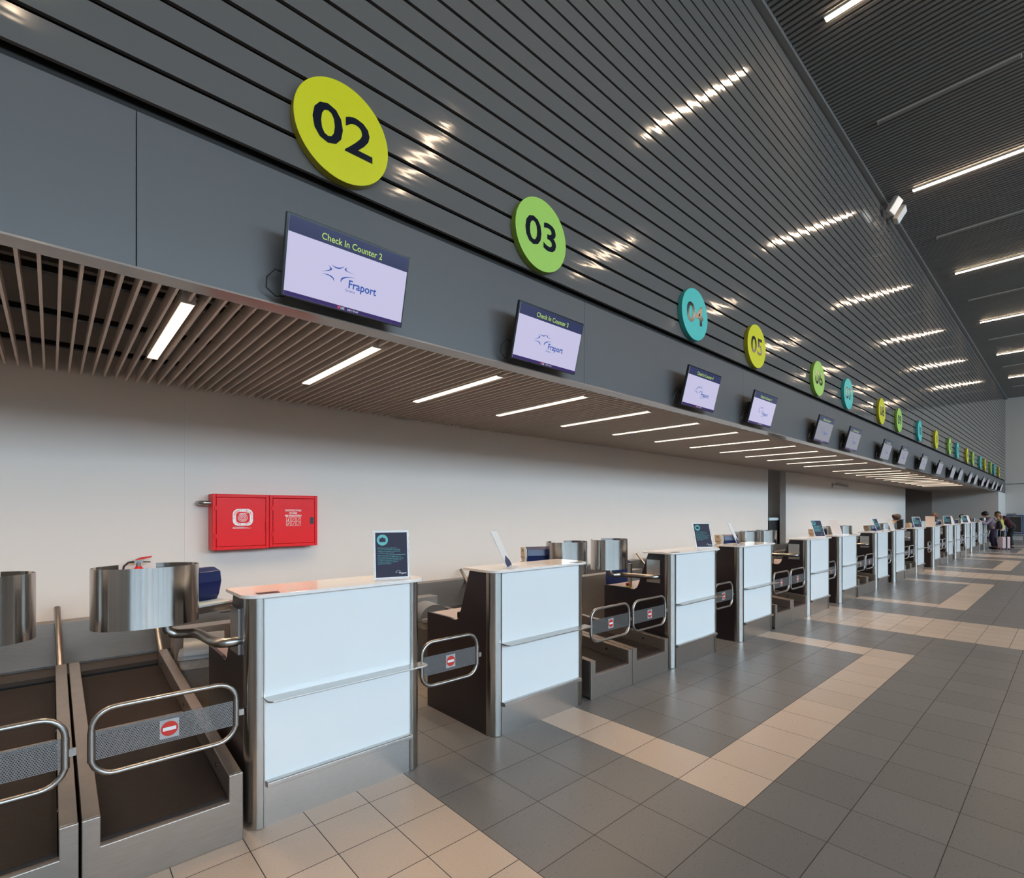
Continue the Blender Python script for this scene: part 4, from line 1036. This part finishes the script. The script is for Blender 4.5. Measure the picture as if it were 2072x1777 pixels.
mk('strap', lambda bm: tube(bm, [(-.06,-.13,1.18),(-.07,-.04,1.34),(-.09,.10,1.40),(-.12,.20,1.33),(-.15,.23,1.20)], .016, 8), M['darkcloth'], bp_, smooth=True)
person('person with long blond-brown hair in a yellow top and black trousers at the desk', (31.55, 2.27, 0), DN(20),
       pose(chest=(0,.05,1.16), pelvis=(0,0,.88), neck=(0,.09,1.33), head=(-.01,.14,1.44), look=(-.3,.9,-.3), elbow=((-.22,.12,1.03),(.22,.10,1.0)), wrist=((-.18,.32,1.12),(.20,.30,1.06)), knee=((-.10,.03,.48),(.10,.03,.48))),
       [(0,-.09,-.12,.10,.06,.16),(.0,-.11,-.22,.085,.045,.14)], M['hair_blond'], M['yellowcloth'], M['darkcloth'], M['redplastic'])
person('person with short dark hair in a dark maroon top bending over the suitcase', (32.35, 2.12, 0), DN(14),
       pose(pelvis=(0,-.15,.95), chest=(0,.10,1.28), neck=(0,.24,1.42), head=(0,.34,1.52), look=(0,.9,-.4), elbow=((-.22,.32,1.10),(.26,.10,1.05)), wrist=((-.15,.52,1.04),(.26,.26,.86)), knee=((-.11,-.05,.50),(.11,-.05,.50)), ankle=((-.13,-.12,.08),(.13,-.12,.08))),
       [], M['hair_black'], M['maroon'], M['darkcloth'], M['darkcloth'], fem=False, slack=1.8)
su = thing('suitcase', 'upright pink suitcase with a dark band standing by the queueing people', 'suitcase', (30.62, 2.12, 0), DN(-42))
mk('shell', lambda bm: box(bm, -.175, .175, -.11, .11, .05, .56), M['pinkcase'], su, bevel=.03)
mk('strap', lambda bm: box(bm, -.035, .035, -.114, .114, .046, .565), M['darkcloth'], su, bevel=.004)
mk('handle', lambda bm: tube(bm, [(-.10,.06,.56),(-.10,.06,.80),(-.09,.06,.83),(.09,.06,.83),(.10,.06,.80),(.10,.06,.56)], .009, 8), M['tube'], su, smooth=True)
for x_, y_ in ((-.14,-.08),(.14,-.08),(-.14,.08),(.14,.08)): mk('wheel', lambda bm: prism(bm, [(y_+.025*math.cos(2*PI*k/12), .026+.025*math.sin(2*PI*k/12)) for k in range(12)], 'x', x_-.012, x_+.012), M['black'], su)
# agents behind the counters, facing the hall (-Y)
person('person with dark brown tied hair looking down behind the counter below sign 11', (19.72, 4.0, 0), DN(190),
       pose(pelvis=(0,-.10,.88), chest=(.02,.06,1.18), neck=(.02,.14,1.34), head=(.04,.20,1.43), look=(-.55,.6,-.6), elbow=((-.22,.14,1.0),(.22,.14,1.0)), wrist=((-.16,.36,.86),(.16,.36,.86))),
       [(0,-.11,-.01,.05,.06,.05),(.0,-.02,.01,.105,.11,.10)], M['hair_brown'], M['beige'], M['darkcloth'], M['darkcloth'])
person('person with auburn wavy hair in a black top behind the counter below sign 14', (26.85, 3.92, 0), DN(180),
       pose(pelvis=(0,-.05,.88), chest=(0,.0,1.16), neck=(0,.0,1.33), head=(0,.03,1.445), look=(-.9,.35,-.1), elbow=((-.22,.10,.98),(.22,.10,.98)), wrist=((-.16,.32,.86),(.16,.32,.86))),
       [(0,-.05,-.02,.125,.12,.13),(.0,-.08,-.10,.11,.08,.10)], M['hair_red'], M['darkcloth'], M['darkcloth'], M['darkcloth'])
person('person with light brown hair bowed behind the counter below sign 18', (33.95, 3.98, 0), DN(180),
       pose(pelvis=(0,-.05,.86), chest=(0,.04,1.12), neck=(0,.08,1.27), head=(0,.12,1.37), look=(0,.7,-.7), elbow=((-.22,.10,.95),(.22,.10,.95)), wrist=((-.16,.32,.86),(.16,.32,.86))),
       [(0,-.04,.0,.11,.11,.11)], M['hair_blond'], M['paleblue'], M['darkcloth'], M['darkcloth'])
